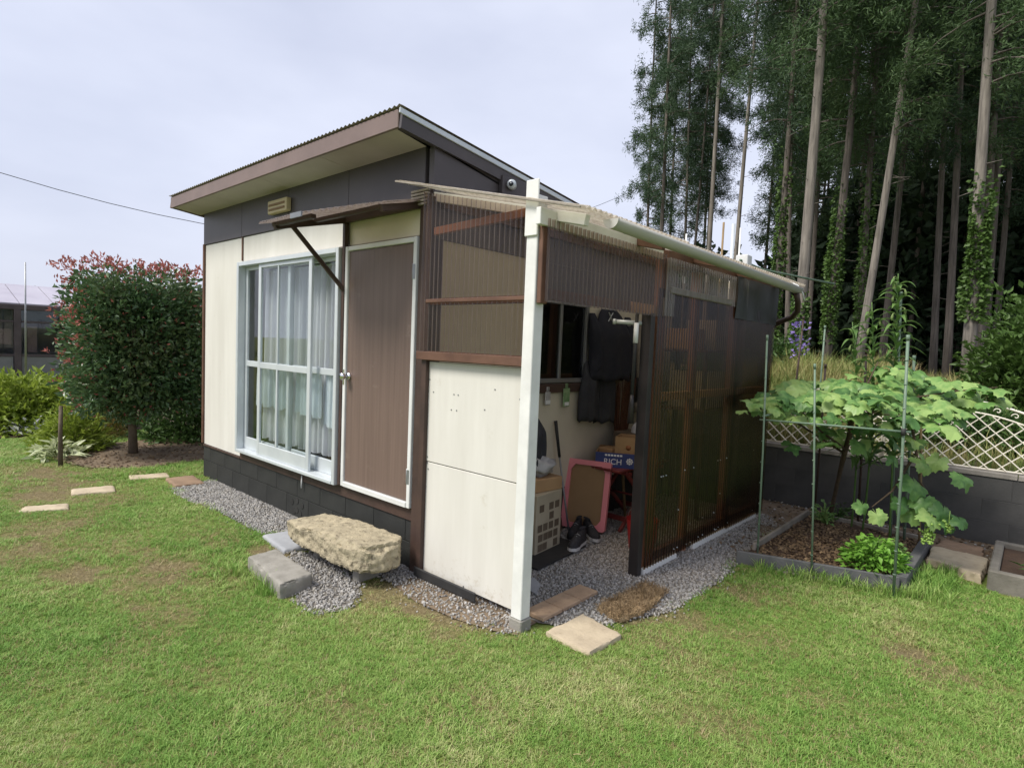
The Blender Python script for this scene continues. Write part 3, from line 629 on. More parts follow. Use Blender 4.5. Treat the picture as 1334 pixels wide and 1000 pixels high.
# front: cream boards, rails, bronze sheet
B((.012, -.028, .055), (.915, -.004, .805), .002).build('front_board', m_cream, lt)
B((.012, -.03, .812), (.915, -.004, 1.478), .002).build('front_board', m_cream, lt)
B((-.01, -.05, 1.485), (.924, -.002, 1.55)).build('rail', m_wbrown, lt)
nail = mesh_of(MB().tube([(0, 0, 0), (0, -.003, 0)], .005, 8, smooth=False), 'nail', m_alu_d)
for (x, z) in ((.06, 1.36), (.1, 1.28), (.3, 1.28), (.34, 1.28), (.28, 1.18), (.33, 1.18), (.66, 1.34), (.58, 1.21), (.06, .84), (.06, .8), (.07, .76), (.86, 1.3), (.87, .9), (.87, .45), (.05, .4), (.45, .07)): inst('nail', nail, lt, Matrix.Translation((x, -.0295, z)))
B((.051, -.045, 1.85), (.894, -.016, 1.895)).build('rail', m_wbrown, lt)
MB().bar((.06, -.025, 2.33), (.9, -.025, 2.36), .03, .05, bev=.003).build('rail', m_wred, lt)
fs = MB()
V = []; F = []; nu = 190
for i in range(nu+1):
    x = -.03+.95*i/nu; w = .011*math.sin(2*math.pi*x/.041); zt = lr(x)-.03
    for k in range(2): V.append((x, -.062+w, 1.5 if k == 0 else zt))
for i in range(nu): F.append((i*2, i*2+2, i*2+3, i*2+1))
fs.add(V, F, True); fs.build('front_sheet', m_bronze, lt)
for x in (.08, .28, .47, .66, .86):
    for z in (1.51, 1.872): MB().tube([(x, -.068, z), (x, -.075, z)], [.009, .004], 8).build('screw_cap', m_alu, lt)
B((-.03, -.085, 1.49), (.92, -.073, 1.545)).build('front_batten', m_wbrown, lt)
B((.05, -.083, 1.862), (.915, -.073, 1.885)).build('front_batten', m_wbrown, lt)
# right side: transom over the doorway
B((1.02, -.03, 1.865), (1.046, .82, 1.925)).build('door_head', m_wbrown, lt)
B((1.02, .83, 1.862), (1.05, 1.205, 1.928)).build('door_head', m_wnew, lt)
B((1.0, 1.22, 1.86), (1.068, 1.25, 1.99)).build('label_plate', m_white, lt)
ts = MB(); ts.sheet((1.066, -.1, 1.85), (0, 1, 0), (0, 0, 1), 1.35, .44, .041, .011, 8); ts.build('transom_sheet', m_bronze_s if False else m_bronze, lt)
# side wall sheets (three widths, overlapping)
for (y0, w, z0, z1, mm_) in ((1.15, .66, .05, 2.05, m_bronze_d), (1.79, .84, .06, 2.06, m_bronze_d), (2.59, .92, .05, 2.02, m_bronze_d)):
    s_ = MB(); s_.sheet((1.068+.006*(y0 > 1.5)+.006*(y0 > 2), y0, z0), (0, 1, 0), (0, 0, 1), w, z1-z0, .041, .011, 8); s_.build('wall_sheet', mm_, lt)
s_ = MB(); s_.sheet((1.09, 1.24, 2.02), (0, 1, 0), (0, 0, 1), 1.5, .25, .041, .009, 8); s_.build('clear_sheet', m_clear, lt)
s_ = MB(); s_.sheet((1.092, 1.2, 1.86), (0, 1, 0), (0, 0, 1), .13, .4, .041, .009, 8); s_.build('clear_sheet', m_clear, lt)
MB().bar((1.1, 1.25, 2.045), (1.1, 2.35, 2.045), .02, .045, bev=.004).build('clear_strip', m_clear, lt)
s_ = MB(); s_.sheet((1.098, 2.45, 1.92), (0, 1, 0), (0, 0, 1), 1.06, .36, .35, .008, 10, nv=8, warp=.035); s_.build('tarp', m_tarp, lt)
B((1.0, 1.3, 1.25), (1.045, 3.43, 1.31)).build('mid_rail', m_wnew, lt)
B((1.0, 1.3, .06), (1.045, 3.43, .13)).build('bottom_rail', m_wbrown, lt)
for k in range(26):
    y = 1.2+random.random()*2.1; z = random.choice((.1, .09, 1.28, 1.28, .7, .4, .25)); MB().tube([(1.076, y, z), (1.084, y, z)], [.006, .003], 6).build('screw_cap', m_alu, lt)
B((1.04, 1.15, -.01), (1.075, 1.66, .052)).build('base_board', m_white, lt)
B((1.045, 1.95, -.01), (1.078, 2.68, .06)).build('base_board', m_white, lt); B((1.045, 2.69, -.01), (1.08, 3.36, .055)).build('base_board', m_white, lt)
s_ = MB(); s_.sheet((.0, 3.5, .02), (1, 0, 0), (0, 0, 1), 1.05, 2.35, .041, .008, 6); s_.build('back_sheet', m_bronze_d, lt)
# roof sheets
for (y0, y1) in ((-.17, 1.0), (.96, 2.3), (2.26, 3.62)):
    s_ = MB(); s_.sheet((-.005 if y0 > 0 else .03, y0, lr(0)+.0+.005*(y0 > 0)), (0, 1, 0), (1, 0, -.235), y1-y0, 1.36, .05, .009, 8); s_.build('roof_sheet', m_roofclear, lt)
s_ = MB(); s_.sheet((-.2, -.165, lr(-.2)+.01), (0, 1, 0), (1, 0, -.235), .13, .235, .05, .008, 8); s_.build('roof_sheet', m_roofclear, lt)
MB().bar((-.2, -.165, lr(-.2)-.0), (1.32, -.165, lr(1.32)-.0), .01, .011, bev=.002).build('roof_edge_strip', m_wgrey, lt)
for k in range(5): B((-.18, -.05, 2.515+.022*k), (-.002, -.022, 2.531+.022*k), .002).build('louvre', m_wgrey, lt)
# gutter: half round, open above
gt = MB(); V = []; F = []; ns = 10; ys = [.06, 1.35, 1.36, 3.25]; 
for j, y in enumerate(ys):
    rr = .047 if j != 1 and j != 2 else .05
    for i in range(ns+1): a = math.pi+math.pi*i/ns; V.append((1.36+rr*math.cos(a), y, 2.283-.012*y+rr*math.sin(a)*1.05))
for j in range(len(ys)-1):
    for i in range(ns): a = j*(ns+1)+i; F.append((a, a+1, a+ns+2, a+ns+1))
gt.add(V, F, True); guto = gt.build('gutter', m_pvc, lt)
sm = guto.modifiers.new('thickness', 'SOLIDIFY'); sm.thickness = .005
cp = MB(); cp.add([(1.36+.047*math.cos(math.pi+math.pi*i/10), .06, 2.282+.05*math.sin(math.pi+math.pi*i/10)) for i in range(11)]+[(1.36+.047*math.cos(math.pi+math.pi*i/10), .052, 2.282+.05*math.sin(math.pi+math.pi*i/10)) for i in range(11)], [tuple(range(11)), tuple(range(21, 10, -1))]+[(i, i+1, i+12, i+11) for i in range(10)]).build('gutter_end_cap', m_pvc, guto)
for y in (.2, 1.1, 2.0, 2.9): MB().bar((1.24, y, lr(1.24)-.03), (1.36, y, 2.235-.012*y), .018, .01).build('gutter_bracket', m_alu_d, lt)
MB().tube([(1.36, 3.2, 2.2), (1.36, 3.26, 2.12), (1.34, 3.34, 2.05), (1.25, 3.5, 2.0), (1.12, 3.58, 1.96), (1.0, 3.62, 1.9), (.94, 3.62, 1.8), (.94, 3.62, .02)], .026, 10).build('downpipe', m_wdark, lt)
MB().tube([(1.3, 3.2, 2.3), (1.36, 3.22, 2.27), (1.4, 3.25, 2.2), (1.41, 3.27, 2.14)], .008, 6).build('cord', m_wframe, lt)
# interior shelf seen dimly through the plastic
for z in (1.05, 1.62): B((.1, 2.75, z), (.75, 3.47, z+.025)).build('shelf', m_wbrown, lt)
for x in (.12, .72): B((x-.02, 3.4, .0), (x+.02, 3.44, 1.645)).build('shelf_upright', m_wdark, lt); B((x-.021, 2.76, .0), (x+.021, 2.8, 1.645)).build('shelf_upright', m_wdark, lt)
# rubber sheet at the foot of the cream boards
tag(B((-.0, -.075, .02), (.6, -.06, .085), .01).build('rubber_strip', m_black, loc=(.3, -.06, .02)), 'black rubber strip along the foot of the cream lean-to board', 'strip')

# ================================================================== THINGS IN THE LEAN-TO
def cloth_hang(name, y0, y1, z0, z1, x, m, label, cat='jacket', flare=.1, seed=0, depth=.1):
    """garment hanging on the wall: closed, folded volume tapering to the hook"""
    nu, nv = 40, 14; V = []; F = []
    for j in range(nv+1):
        v = j/nv; z = z1-(z1-z0)*v; wid = (y1-y0)/2*(.42+.58*min(1, v*2.4)**.7)*(1+flare*v); cy_ = (y0+y1)/2+.02*math.sin(seed+v*3)
        for i in range(nu):
            a = 2*math.pi*i/nu; f = 1+.16*math.sin(a*7+seed+v*2)*(.3+v)+.1*math.sin(a*3+seed*2-v*3)
            dx = depth*(.35+.65*min(1, v*3)); V.append((x+dx+dx*math.sin(a)*f*.95, cy_+wid*math.cos(a)*(1+.05*math.sin(v*9+seed)), z+.02*math.sin(a*5+seed)*(v > .9)))
    for j in range(nv):
        for i in range(nu): F.append((j*nu+i, j*nu+(i+1) % nu, (j+1)*nu+(i+1) % nu, (j+1)*nu+i))
    F.append(tuple(range(nu))); F.append(tuple(nv*nu+i for i in range(nu-1, -1, -1)))
    mb = MB(); mb.add(V, F, True); return mb
jk = thing('work_jacket', 'navy work jacket hanging from the wall beside the side window', 'jacket', (.1, 2.0, 1.33))
cloth_hang('', 1.84, 2.42, 1.33, 1.98, .0, m_cloth_g, '', seed=1, depth=.09).build('body', m_cloth_n, jk)
cloth_hang('', 2.36, 2.54, 1.36, 1.93, .02, m_cloth_g, '', seed=3, depth=.07).build('sleeve', m_cloth_n, jk)
cloth_hang('', 1.8, 1.93, 1.42, 1.93, .02, m_cloth_g, '', seed=5, depth=.07).build('sleeve', m_cloth_n, jk)
for s_ in (-1, 1): MB().bar((.19, 1.93-.035*s_, 1.86), (.19, 1.93+.035*s_, 1.94), .003, .009, up=(1, 0, 0)).build('reflective_mark', m_alu, jk)
tr = thing('work_trousers', 'dark navy work trousers hanging under the jacket, hems above the floor', 'trousers', (.08, 1.98, .93))
for (a, b, sd_, dz) in ((1.72, 1.98, 2, 0), (1.96, 2.24, 6, -.03)): cloth_hang('', a, b, .97+dz, 1.5, .0, m_cloth_g, '', seed=sd_, depth=.06, flare=.05).build('trouser_leg', m_cloth_g, tr)
MB().tube([(.0, 2.1, 1.97), (.14, 2.1, 1.985), (.15, 2.1, 2.01)], .007, 6).build('hook', m_alu_d, jk)
# twig broom leaning on wall
br = thing('twig_broom', 'reddish brown twig broom standing bristles up against the cream wall', 'broom', (.14, 2.35, 0))
MB().tube([(.2, 2.35, 0.0), (.1, 2.35, .8)], .014, 8).build('handle', m_stake_b, br)
tw = MB(); r_ = random.Random(3)
for k in range(130):
    a = r_.random()*6.28; q = r_.random()**.5; b0 = Vector((.1+.03*q*math.cos(a), 2.35+.03*q*math.sin(a), .62)); e = Vector((.1+.09*q*math.cos(a), 2.35+.2*q*math.sin(a)+.02, 1.25+.12*r_.random()))
    tw.tube([b0, (b0+e)/2+Vector((0, .015*math.sin(a), 0)), e], [.004, .003, .0015], 4, cap=False)
tw.build('bristles', m_broom, br)
# hanging packets
for k, (y, z, h, lab) in enumerate(((1.27, 1.2, .15, 'small clear packet hung below the side window nearest the white post'), (1.53, 1.2, .2, 'green and white packet hung below the side window near the jacket'))):
    p = thing('garden_packet', lab, 'packet', (.034, y, z-h/2))
    MB().box((.031, y-.035-.01*k, z-h/2), (.041, y+.035+.01*k, z+h/2-.04), .004).build('pouch', m_gtag if k else m_bag, p)
    MB().tube([(.034, y-.01, z+h/2-.041), (.034, y-.012, z+h/2), (.034, y+.012, z+h/2), (.034, y+.01, z+h/2-.041)], .006, 6).build('hang_tab', m_gtag if k else m_bag, p)
    MB().box((.0415, y-.03, z-h/2+.01), (.043, y+.03, z-h/2+.04), 0).build('printed_strip', m_print, p)
# golf club / stick
cl = thing('walking_stick', 'thin metal stick with long black grip leaning on the cream wall', 'stick', (.2, 1.4, 0))
MB().tube([(.22, 1.42, .012), (.09, 1.4, .68)], .008, 8).build('shaft', m_alu_d, cl); MB().tube([(.09, 1.4, .68), (.034, 1.395, .985)], [.012, .015], 10).build('grip', m_black, cl)
# dark bag hanging behind the post
bgm = MB(); cl2 = cloth_hang('', .8, 1.1, .68, 1.08, .05, m_cloth_g, '', seed=8, depth=.09, flare=.2); tag(cl2.build('cloth_bag', m_cloth_g, loc=(.14, .95, .68)), 'charcoal cloth bag bulging above the carton stack behind white post', 'bag')
# cartons
def carton(name, c, size, rot, m, label, cat='box', flaps=False, prints=(), group=None, wall=.008):
    """open or closed cardboard box with real walls"""
    o = bpy.data.objects.new(name, None); COL.objects.link(o); o.location = c; o.rotation_euler = (0, 0, rot); tag(o, label, cat, group)
    l, w, h = size
    def P(mb, nm, mm_, par=o):
        me = mesh_of(mb, nm, mm_); q = bpy.data.objects.new(nm, me); COL.objects.link(q); q.parent = par; return q
    mb = MB()
    if flaps:
        mb.box((-l/2, -w/2, 0), (l/2, -w/2+wall, h)); mb.box((-l/2, w/2-wall, 0), (l/2, w/2, h)); mb.box((-l/2, -w/2+wall, 0), (-l/2+wall, w/2-wall, h)); mb.box((l/2-wall, -w/2+wall, 0), (l/2, w/2-wall, h)); mb.box((-l/2+wall, -w/2+wall, 0), (l/2-wall, w/2-wall, wall))
    else: mb.box((-l/2, -w/2, 0), (l/2, w/2, h), .004)
    P(mb, 'carton_body', m)
    for (nm, mm_, fn) in prints: P(fn(MB(), l, w, h), nm, mm_)
    return o, P
RB = -.35
rnd_ = random.Random(12)
def rows(mb, l, w, h):
    for k in range(5):
        for q in range(4):
            if rnd_.random() < .22: continue
            y = -w/2+.03+q*(w-.06)/4+rnd_.uniform(-.006, .012); mb.box((l/2+.0005, y, .04+k*(h-.1)/5), (l/2+.002, y+(w-.06)/4-.014, .04+k*(h-.1)/5+(h-.1)/5-.02))
    return mb
carton('carton', (.17, .98, .006), (.3, .36, .48), 0.1, m_greyprint, 'tall tan carton printed with dark panels on gravel behind white post', prints=[('printed_panel', m_brownprint, rows)])
carton('carton', (.16, 1.02, .487), (.26, .32, .1), -.1, m_card, 'shallow brown cardboard tray resting on the tall printed carton')
bagm = MB(); rr_ = random.Random(5); bm = bmesh.new(); bmesh.ops.create_icosphere(bm, subdivisions=3, radius=1)
for v in bm.verts:
    n_1 = mnoise.fractal(v.co*2.2, 1, 2, 3); v.co = Vector((v.co.x*.1*(1+.5*n_1), v.co.y*.14*(1+.5*n_1), max(-.9, v.co.z*(1+.5*n_1))*.085))
bm.verts.index_update(); bagm.add([v.co+Vector((.17, 1.03, .66)) for v in bm.verts], [[v.index for v in f.verts] for f in bm.faces], True); bm.free()
tag(bagm.build('plastic_bag', m_bag, loc=(.17, 1.03, .587)), 'crumpled translucent plastic bag lying on the cardboard tray', 'bag')
# floor mat, shoes
tag(MB().prism([(.1, .62), (.53, .62), (.47, 1.3), (.06, 1.3)], .024, .036).build('rubber_mat', m_black, loc=(.3, .95, .024)), 'black rubber mat on the gravel inside the lean-to doorway', 'mat')
tag(MB().prism([(.55, .36), (.78, .3), (.7, .44), (.6, .5)], .02, .03).build('grey_offcut', m_slabgrey, loc=(.66, .4, .02)), 'small grey sheet offcut on gravel behind the white post', 'sheet')
def shoe(x, y, rot, m, sole, label, z=.034, group=None):
    o = bpy.data.objects.new('shoe', None); COL.objects.link(o); o.location = (x, y, z); o.rotation_euler = (0, 0, rot); tag(o, label, 'shoe', group)
    out = [(-.13, .0), (-.12, .03), (-.06, .034), (0, .034), (.06, .046), (.11, .038), (.135, .01), (.135, -.01), (.11, -.036), (.06, -.044), (0, -.032), (-.06, -.03), (-.12, -.028)]
    def P(mb, nm, mm_):
        q = bpy.data.objects.new(nm, mesh_of(mb, nm, mm_)); COL.objects.link(q); q.parent = o
    P(MB().prism(out, 0, .026), 'sole', sole)
    prof = [(0.0, 1.0, .0), (.03, .98, 0), (.05, .85, .0), (.07, .62, -.01), (.085, .45, -.02)]
    V = []; F = []; n = len(out)
    for k in range(6):
        t_ = k/5
        for (px, py) in out:
            hmax = .105-.05*sstep(-.06, .06, px)-.012*sstep(.06, .13, px); sc = math.cos(t_*1.25); V.append((px*(1-.1*t_)-.008*t_, py*max(.28, sc), .026+hmax*math.sin(t_*1.5)))
    for k in range(5):
        for i in range(n): F.append((k*n+i, k*n+(i+1) % n, (k+1)*n+(i+1) % n, (k+1)*n+i))
    F.append(tuple(5*n+i for i in range(n))); mb = MB(); mb.add(V, F, True); P(mb, 'upper', m)
    mo = MB(); mo.add([(-.1+.05*math.cos(a)*1.1, .022*math.sin(a), .1315) for a in np.linspace(0, 6.28, 13)[:-1]], [tuple(range(12))]); P(mo, 'opening', m_cloth_n)
    la = MB()
    for k in range(4): la.tube([(.0+.02*k, -.024, .094-.013*k), (.005+.02*k, 0, .107-.0125*k), (.0+.02*k, .024, .094-.013*k)], .0035, 5)
    P(la, 'laces', m_alu_d)
shoe(.44, 1.22, -1.35, m_shoe, m_sole, 'black trainer with white sole on the mat edge, toe toward the doorway')
shoe(.36, 1.53, -.55, m_shoe, m_sole, 'black trainer with white sole set across in front of pink frame', .026)
shoe(.12, 1.36, -1.1, m_shoe2, m_greyprint, 'brown suede shoe with pale sole beside the tall carton', .03)
shoe(.24, 1.47, -1.25, m_shoe, m_black, 'plain black shoe tucked behind the brown suede shoe', .026)
# pink-framed board
pk = thing('pink_frame', 'pink plastic frame around a tan board leaning against the folding table', 'frame', (.18, 1.72, 0))
pa, pb = Vector((.0, 1.6, .03)), Vector((.385, 1.72, .03)); pu = (pb-pa).normalized(); pw = (pb-pa).length; pv = Vector((-pu.y*.2, pu.x*.2, 1)).normalized(); pn = pu.cross(pv)
H_ = .6
def pp(u, v, n=0): return tuple(pa+pu*u+pv*v+pn*n)
def rim(inner, outer, n0, n1, m, nm, par):
    k = len(inner); V = [pp(*o, n0) for o in outer]+[pp(*i, n0) for i in inner]+[pp(*o, n1) for o in outer]+[pp(*i, n1) for i in inner]; F = []
    for a in range(k):
        b = (a+1) % k; F += [(a, b, k+b, k+a), (2*k+a, 3*k+a, 3*k+b, 2*k+b), (a, 2*k+a, 2*k+b, b), (k+a, k+b, 3*k+b, 3*k+a)]
    return MB().add(V, F).build(nm, m, par)
c1 = .015; c2 = .07; t_ = .045
outr = [(c1, 0), (pw-c1, 0), (pw, c1), (pw, H_-c1), (pw-c1, H_), (c1, H_), (0, H_-c1), (0, c1)]
innr = [(t_+.035, t_), (pw-t_-.035, t_), (pw-t_, t_+.05), (pw-t_, H_-t_-.05), (pw-t_-.035, H_-t_), (t_+.035, H_-t_), (t_, H_-t_-.05), (t_, t_+.05)]
rim(innr, outr, 0, .05, m_pink, 'frame', pk)
MB().add([pp(.02, .02, .012), pp(pw-.02, .02, .012), pp(pw-.02, H_-.02, .012), pp(.02, H_-.02, .012), pp(.02, .02, .03), pp(pw-.02, .02, .03), pp(pw-.02, H_-.02, .03), pp(.02, H_-.02, .03)], [(0, 1, 2, 3), (7, 6, 5, 4), (0, 4, 5, 1), (1, 5, 6, 2), (2, 6, 7, 3), (3, 7, 4, 0)]).build('board', m_tanboard, pk)
for (u, v) in ((.022, H_-.02), (pw-.03, H_-.022), (pw-.022, .025), (.022, .02)):
    for nn in ((-.012, 0), ): MB().tube([pp(u, v, 0), pp(u, v, -.012)], .014, 8).build('corner_knob', m_black, pk)
# folding table
tb = thing('folding_table', 'dark maroon folding table with crossed legs against the cream wall', 'table', (.25, 2.2, 0))
for k in range(5): B((.05+.088*k, 1.74, .56), (.05+.088*k+.08, 2.62, .58)).build('slat', m_table, tb)
for x in (.09, .44):
    MB().bar((x, 1.85, .02), (x, 2.5, .55), .024, .036, bev=.003).build('leg', m_table, tb); MB().bar((x+.026, 2.5, .02), (x+.026, 1.86, .55), .024, .036, bev=.003).build('leg', m_table, tb)
MB().tube([(.06, 2.17, .285), (.5, 2.17, .285)], .01, 8).build('cross_rod', m_table, tb); MB().bar((.05, 1.9, .535), (.5, 1.9, .535), .03, .03).build('cross_rail', m_table, tb); MB().bar((.05, 2.47, .535), (.5, 2.47, .535), .03, .03).build('cross_rail', m_table, tb); MB().bar((.1, 2.43, .12), (.46, 2.43, .12), .03, .04).build('foot_rail', m_table, tb); MB().bar((.1, 1.93, .12), (.46, 1.93, .12), .03, .04).build('foot_rail', m_table, tb)
# blue box with lettering and carton, cap
def txt(body, size, M4, m, parent, nm='lettering'):
    cu = bpy.data.curves.new('t', 'FONT'); cu.body = body; cu.size = size; cu.extrude = .0008; cu.align_x = 'CENTER'; cu.align_y = 'CENTER'
    to = bpy.data.objects.new('t', cu); COL.objects.link(to); dg = bpy.context.evaluated_depsgraph_get(); me = bpy.data.meshes.new_from_object(to.evaluated_get(dg)); bpy.data.objects.remove(to)
    me.materials.clear(); me.materials.append(m); o = bpy.data.objects.new(nm, me); COL.objects.link(o); o.parent = parent; o.matrix_local = M4; return o
bb, P_ = carton('printed_box', (.28, 2.02, .58), (.36, .4, .13), .5, m_card_d, 'open blue printed box marked RICH standing on the folding table', flaps=True)
P_(MB().box((-.1815, -.2015, .0), (.1815, -.2001, .13)), 'blue_panel', m_bluebox); P_(MB().box((.1801, -.2, .0), (.1815, .2, .13)), 'brown_panel', m_card_d)
Mx = Matrix.Rotation(math.pi/2, 4, 'X')
txt('RICH', .07, Matrix.Translation((-.03, -.2025, .05)) @ Mx, m_print, bb); txt('rosewood', .03, Matrix.Translation((-.04, -.2025, .106)) @ Mx, m_print, bb) if False else None
em = MB(); 
for a0 in range(8): a = a0*math.pi/4; em.tube([(.115+.022*math.cos(a), -.202, .062+.022*math.sin(a)), (.115+.022*math.cos(a), -.2032, .062+.022*math.sin(a))], .0085, 8)
em.tube([(.115, -.202, .062), (.115, -.2034, .062)], .012, 10); P_(em, 'flower_emblem', m_print)
ln = MB(); 
for q in range(6): ln.box((-.1+.026*q, -.2026, .1), (-.1+.026*q+.02, -.2016, .116))
P_(ln, 'small_print', m_print)
tag(B((.16, 1.88, .6), (.3, 2.02, .73), .01).build('brown_parcel', m_card_d, loc=(.23, 1.95, .6)), 'small brown parcel standing inside the blue printed box', 'parcel')
cc, P2_ = carton('small_carton', (.37, 2.05, .592), (.2, .22, .25), .35, m_card, 'small open tan carton standing in the blue printed box', flaps=True)
P2_(MB().tube([(.1005, .0, .16), (.1012, .0, .16)], .024, 14), 'round_stamp', M('stamp', (.3, .12, .05), None, 4)); P2_(MB().tube([(.02, -.1105, .16), (.02, -.1112, .16)], .024, 14), 'round_stamp', M('stamp', (.3, .12, .05), None, 4))
cpm = MB(); V = []; F = []
for j in range(7):
    a = j/6*math.pi/2
    for i in range(16): b = 2*math.pi*i/16; V.append((.09*math.cos(a)*math.cos(b), .085*math.cos(a)*math.sin(b), .11*math.sin(a)))
for j in range(6):
    for i in range(16): F.append((j*16+i, j*16+(i+1) % 16, (j+1)*16+(i+1) % 16, (j+1)*16+i))
ct = thing('baseball_cap', 'pale grey cap with dark brim resting on the cartons near the door post', 'cap', (.33, 2.32, .845))
cpm.add([(x+.33, y+2.32, z+.845) for x, y, z in V], F, True); cpm.build('crown', m_capw, ct)
MB().add([(.33+.05*math.cos(a)*r_+.05, 2.32-.06*0+.075*math.sin(a), .85-.02*(r_ > 1.5)) for r_ in (1, 2.2) for a in np.linspace(-1.5, 1.5, 9)], [(i, i+1, i+10, i+9) for i in range(8)]).build('brim', m_cloth_n, ct)
bk, _ = carton('storage_crate', (.3, 2.33, .58), (.36, .3, .265), .05, m_brownprint, 'dark brown storage box on the table beneath the pale cap')
# dark tools and coat on the far side of the doorway
tag(cloth_hang('', 2.62, 2.95, 1.0, 1.9, .0, m_cloth_g, '', seed=11, depth=.08).build('raincoat', m_wgrey, loc=(.08, 2.8, 1.0)), 'pale grey-brown coat hanging beyond the navy jacket', 'coat')
sp = thing('garden_spade', 'black handled tool with white sleeve hanging by the dark door post', 'tool', (.97, 1.03, 1.2))
MB().tube([(.97, 1.03, 1.3), (.975, 1.035, 1.87)], .013, 8).build('handle', m_black, sp); MB().tube([(.973, 1.034, 1.66), (.974, 1.035, 1.8)], .017, 10).build('white_sleeve', m_print, sp)
MB().tube([(.97, 1.03, 1.3), (.97, 1.03, 1.24), (.97, 1.03, 1.1)], [.014, .018, .024], 8).build('head', m_blackmetal, sp)
hs = thing('garden_hose', 'coil of dark hose hanging on the wall beyond the jacket', 'hose', (.06, 2.75, 1.05))
for k in range(5): MB().tube([(.03+.02*k, 2.72+(.15-.008*k)*math.cos(t_), 1.22+(.2-.01*k)*math.sin(t_)) for t_ in np.linspace(0, 6.283, 25)], .011, 6).build('loop', m_black, hs)
for k, (y, L_, lab) in enumerate(((2.44, .5, 'rake with dark wooden handle hanging between jacket and grey coat'), (2.56, .42, 'hoe with dark handle hanging beside the coiled hose'))):
    t0 = thing('hand_tool', lab, 'tool', (.1, y, 1.3)); MB().tube([(.1, y, 1.85-L_), (.06, y, 1.85)], .012, 8).build('handle', m_wdark, t0); MB().box((.06, y-.05, 1.84), (.1, y+.05, 1.87), .004).build('head', m_alu_d, t0)
ch = thing('closer_arm', 'short grey metal tube projecting across the doorway from dark post', 'tube', (.9, 1.06, 1.8)); MB().tube([(.99, 1.1, 1.8), (.84, .98, 1.805)], .016, 10).build('tube', m_alu, ch); MB().tube([(.84, .98, 1.805), (.825, .968, 1.806)], .02, 10).build('end_cap', m_alu, ch)
# things on the shelf seen through the plastic
for k, (y, x, w, h, m, lab) in enumerate(((2.9, .45, .25, .2, m_card, 'brown carton on the upper shelf behind dark plastic wall'), (3.25, .5, .28, .3, m_greyprint, 'grey carton on the upper shelf behind dark plastic wall'))):
    carton('carton', (x, y, 1.645), (.3, w, h), .1*k, m, lab)
carton('carton', (.5, 3.1, 1.075), (.4, .45, .36), 0.05, m_greyprint, 'pale carton on the lower shelf behind dark plastic wall')
bkt = thing('bucket', 'red plastic bucket on the gravel behind the dark plastic wall', 'bucket', (.8, 1.55, .02)); V = []
bq = MB(); bq.tube([(.8, 1.6, .025), (.8, 1.6, .27)], [.1, .13], 20, cap=False); bq.tube([(.8, 1.6, .025), (.8, 1.6, .03)], .1, 20); bq.build('pail', M('red_plastic', (.4, .03, .03), None, 4, .4), bkt)
MB().tube([(.8+.135*math.cos(a), 1.6, .27+.1*math.sin(a)) for a in np.linspace(0, math.pi, 11)], .004, 6).build('handle', m_alu_d, bkt)
# poles behind the lean-to
for (x, zt, r, m, lab) in ((.38, 3.05, .012, m_stake_b, 'thin bamboo pole rising behind the lean-to roof, beside the metal pipe'), (.49, 3.02, .022, m_alu, 'grey metal pipe rising between two thin poles behind the lean-to'), (.57, 2.97, .01, m_wframe, 'thin white pole rising behind the lean-to, nearest the white box')):
    tag(MB().tube([(x, 3.8, bank_h(x, 3.8)*0), (x+.01, 3.78, zt)], r, 8).build('pole', m, loc=(x, 3.8, 0)), lab, 'pole')
tag(MB().tube([(.02, 3.72, 0), (.0, 3.7, 2.95)], .01, 8).build('pole', m_wframe, loc=(.02, 3.72, 0)), 'slender pale rod standing alone behind the shed back corner', 'pole')
bxp = thing('post_box_cap', 'white capped timber post standing just behind the lean-to roof', 'post', (.62, 3.82, 0)); B((.57, 3.77, 0), (.67, 3.87, 2.55)).build('post', m_wgrey, bxp); B((.555, 3.755, 2.55), (.685, 3.885, 2.68), .008).build('cap', m_wframe, bxp)
tag(MB().tube([(.62, 3.72, 2.62), (.63, 4.4, 2.6), (1.19, 5.2, 2.5)], .012, 8).build('green_pole', m_stake, loc=(.62, 3.72, 2.6)), 'long green pole laid out past the lean-to eaves toward the wood', 'pole')

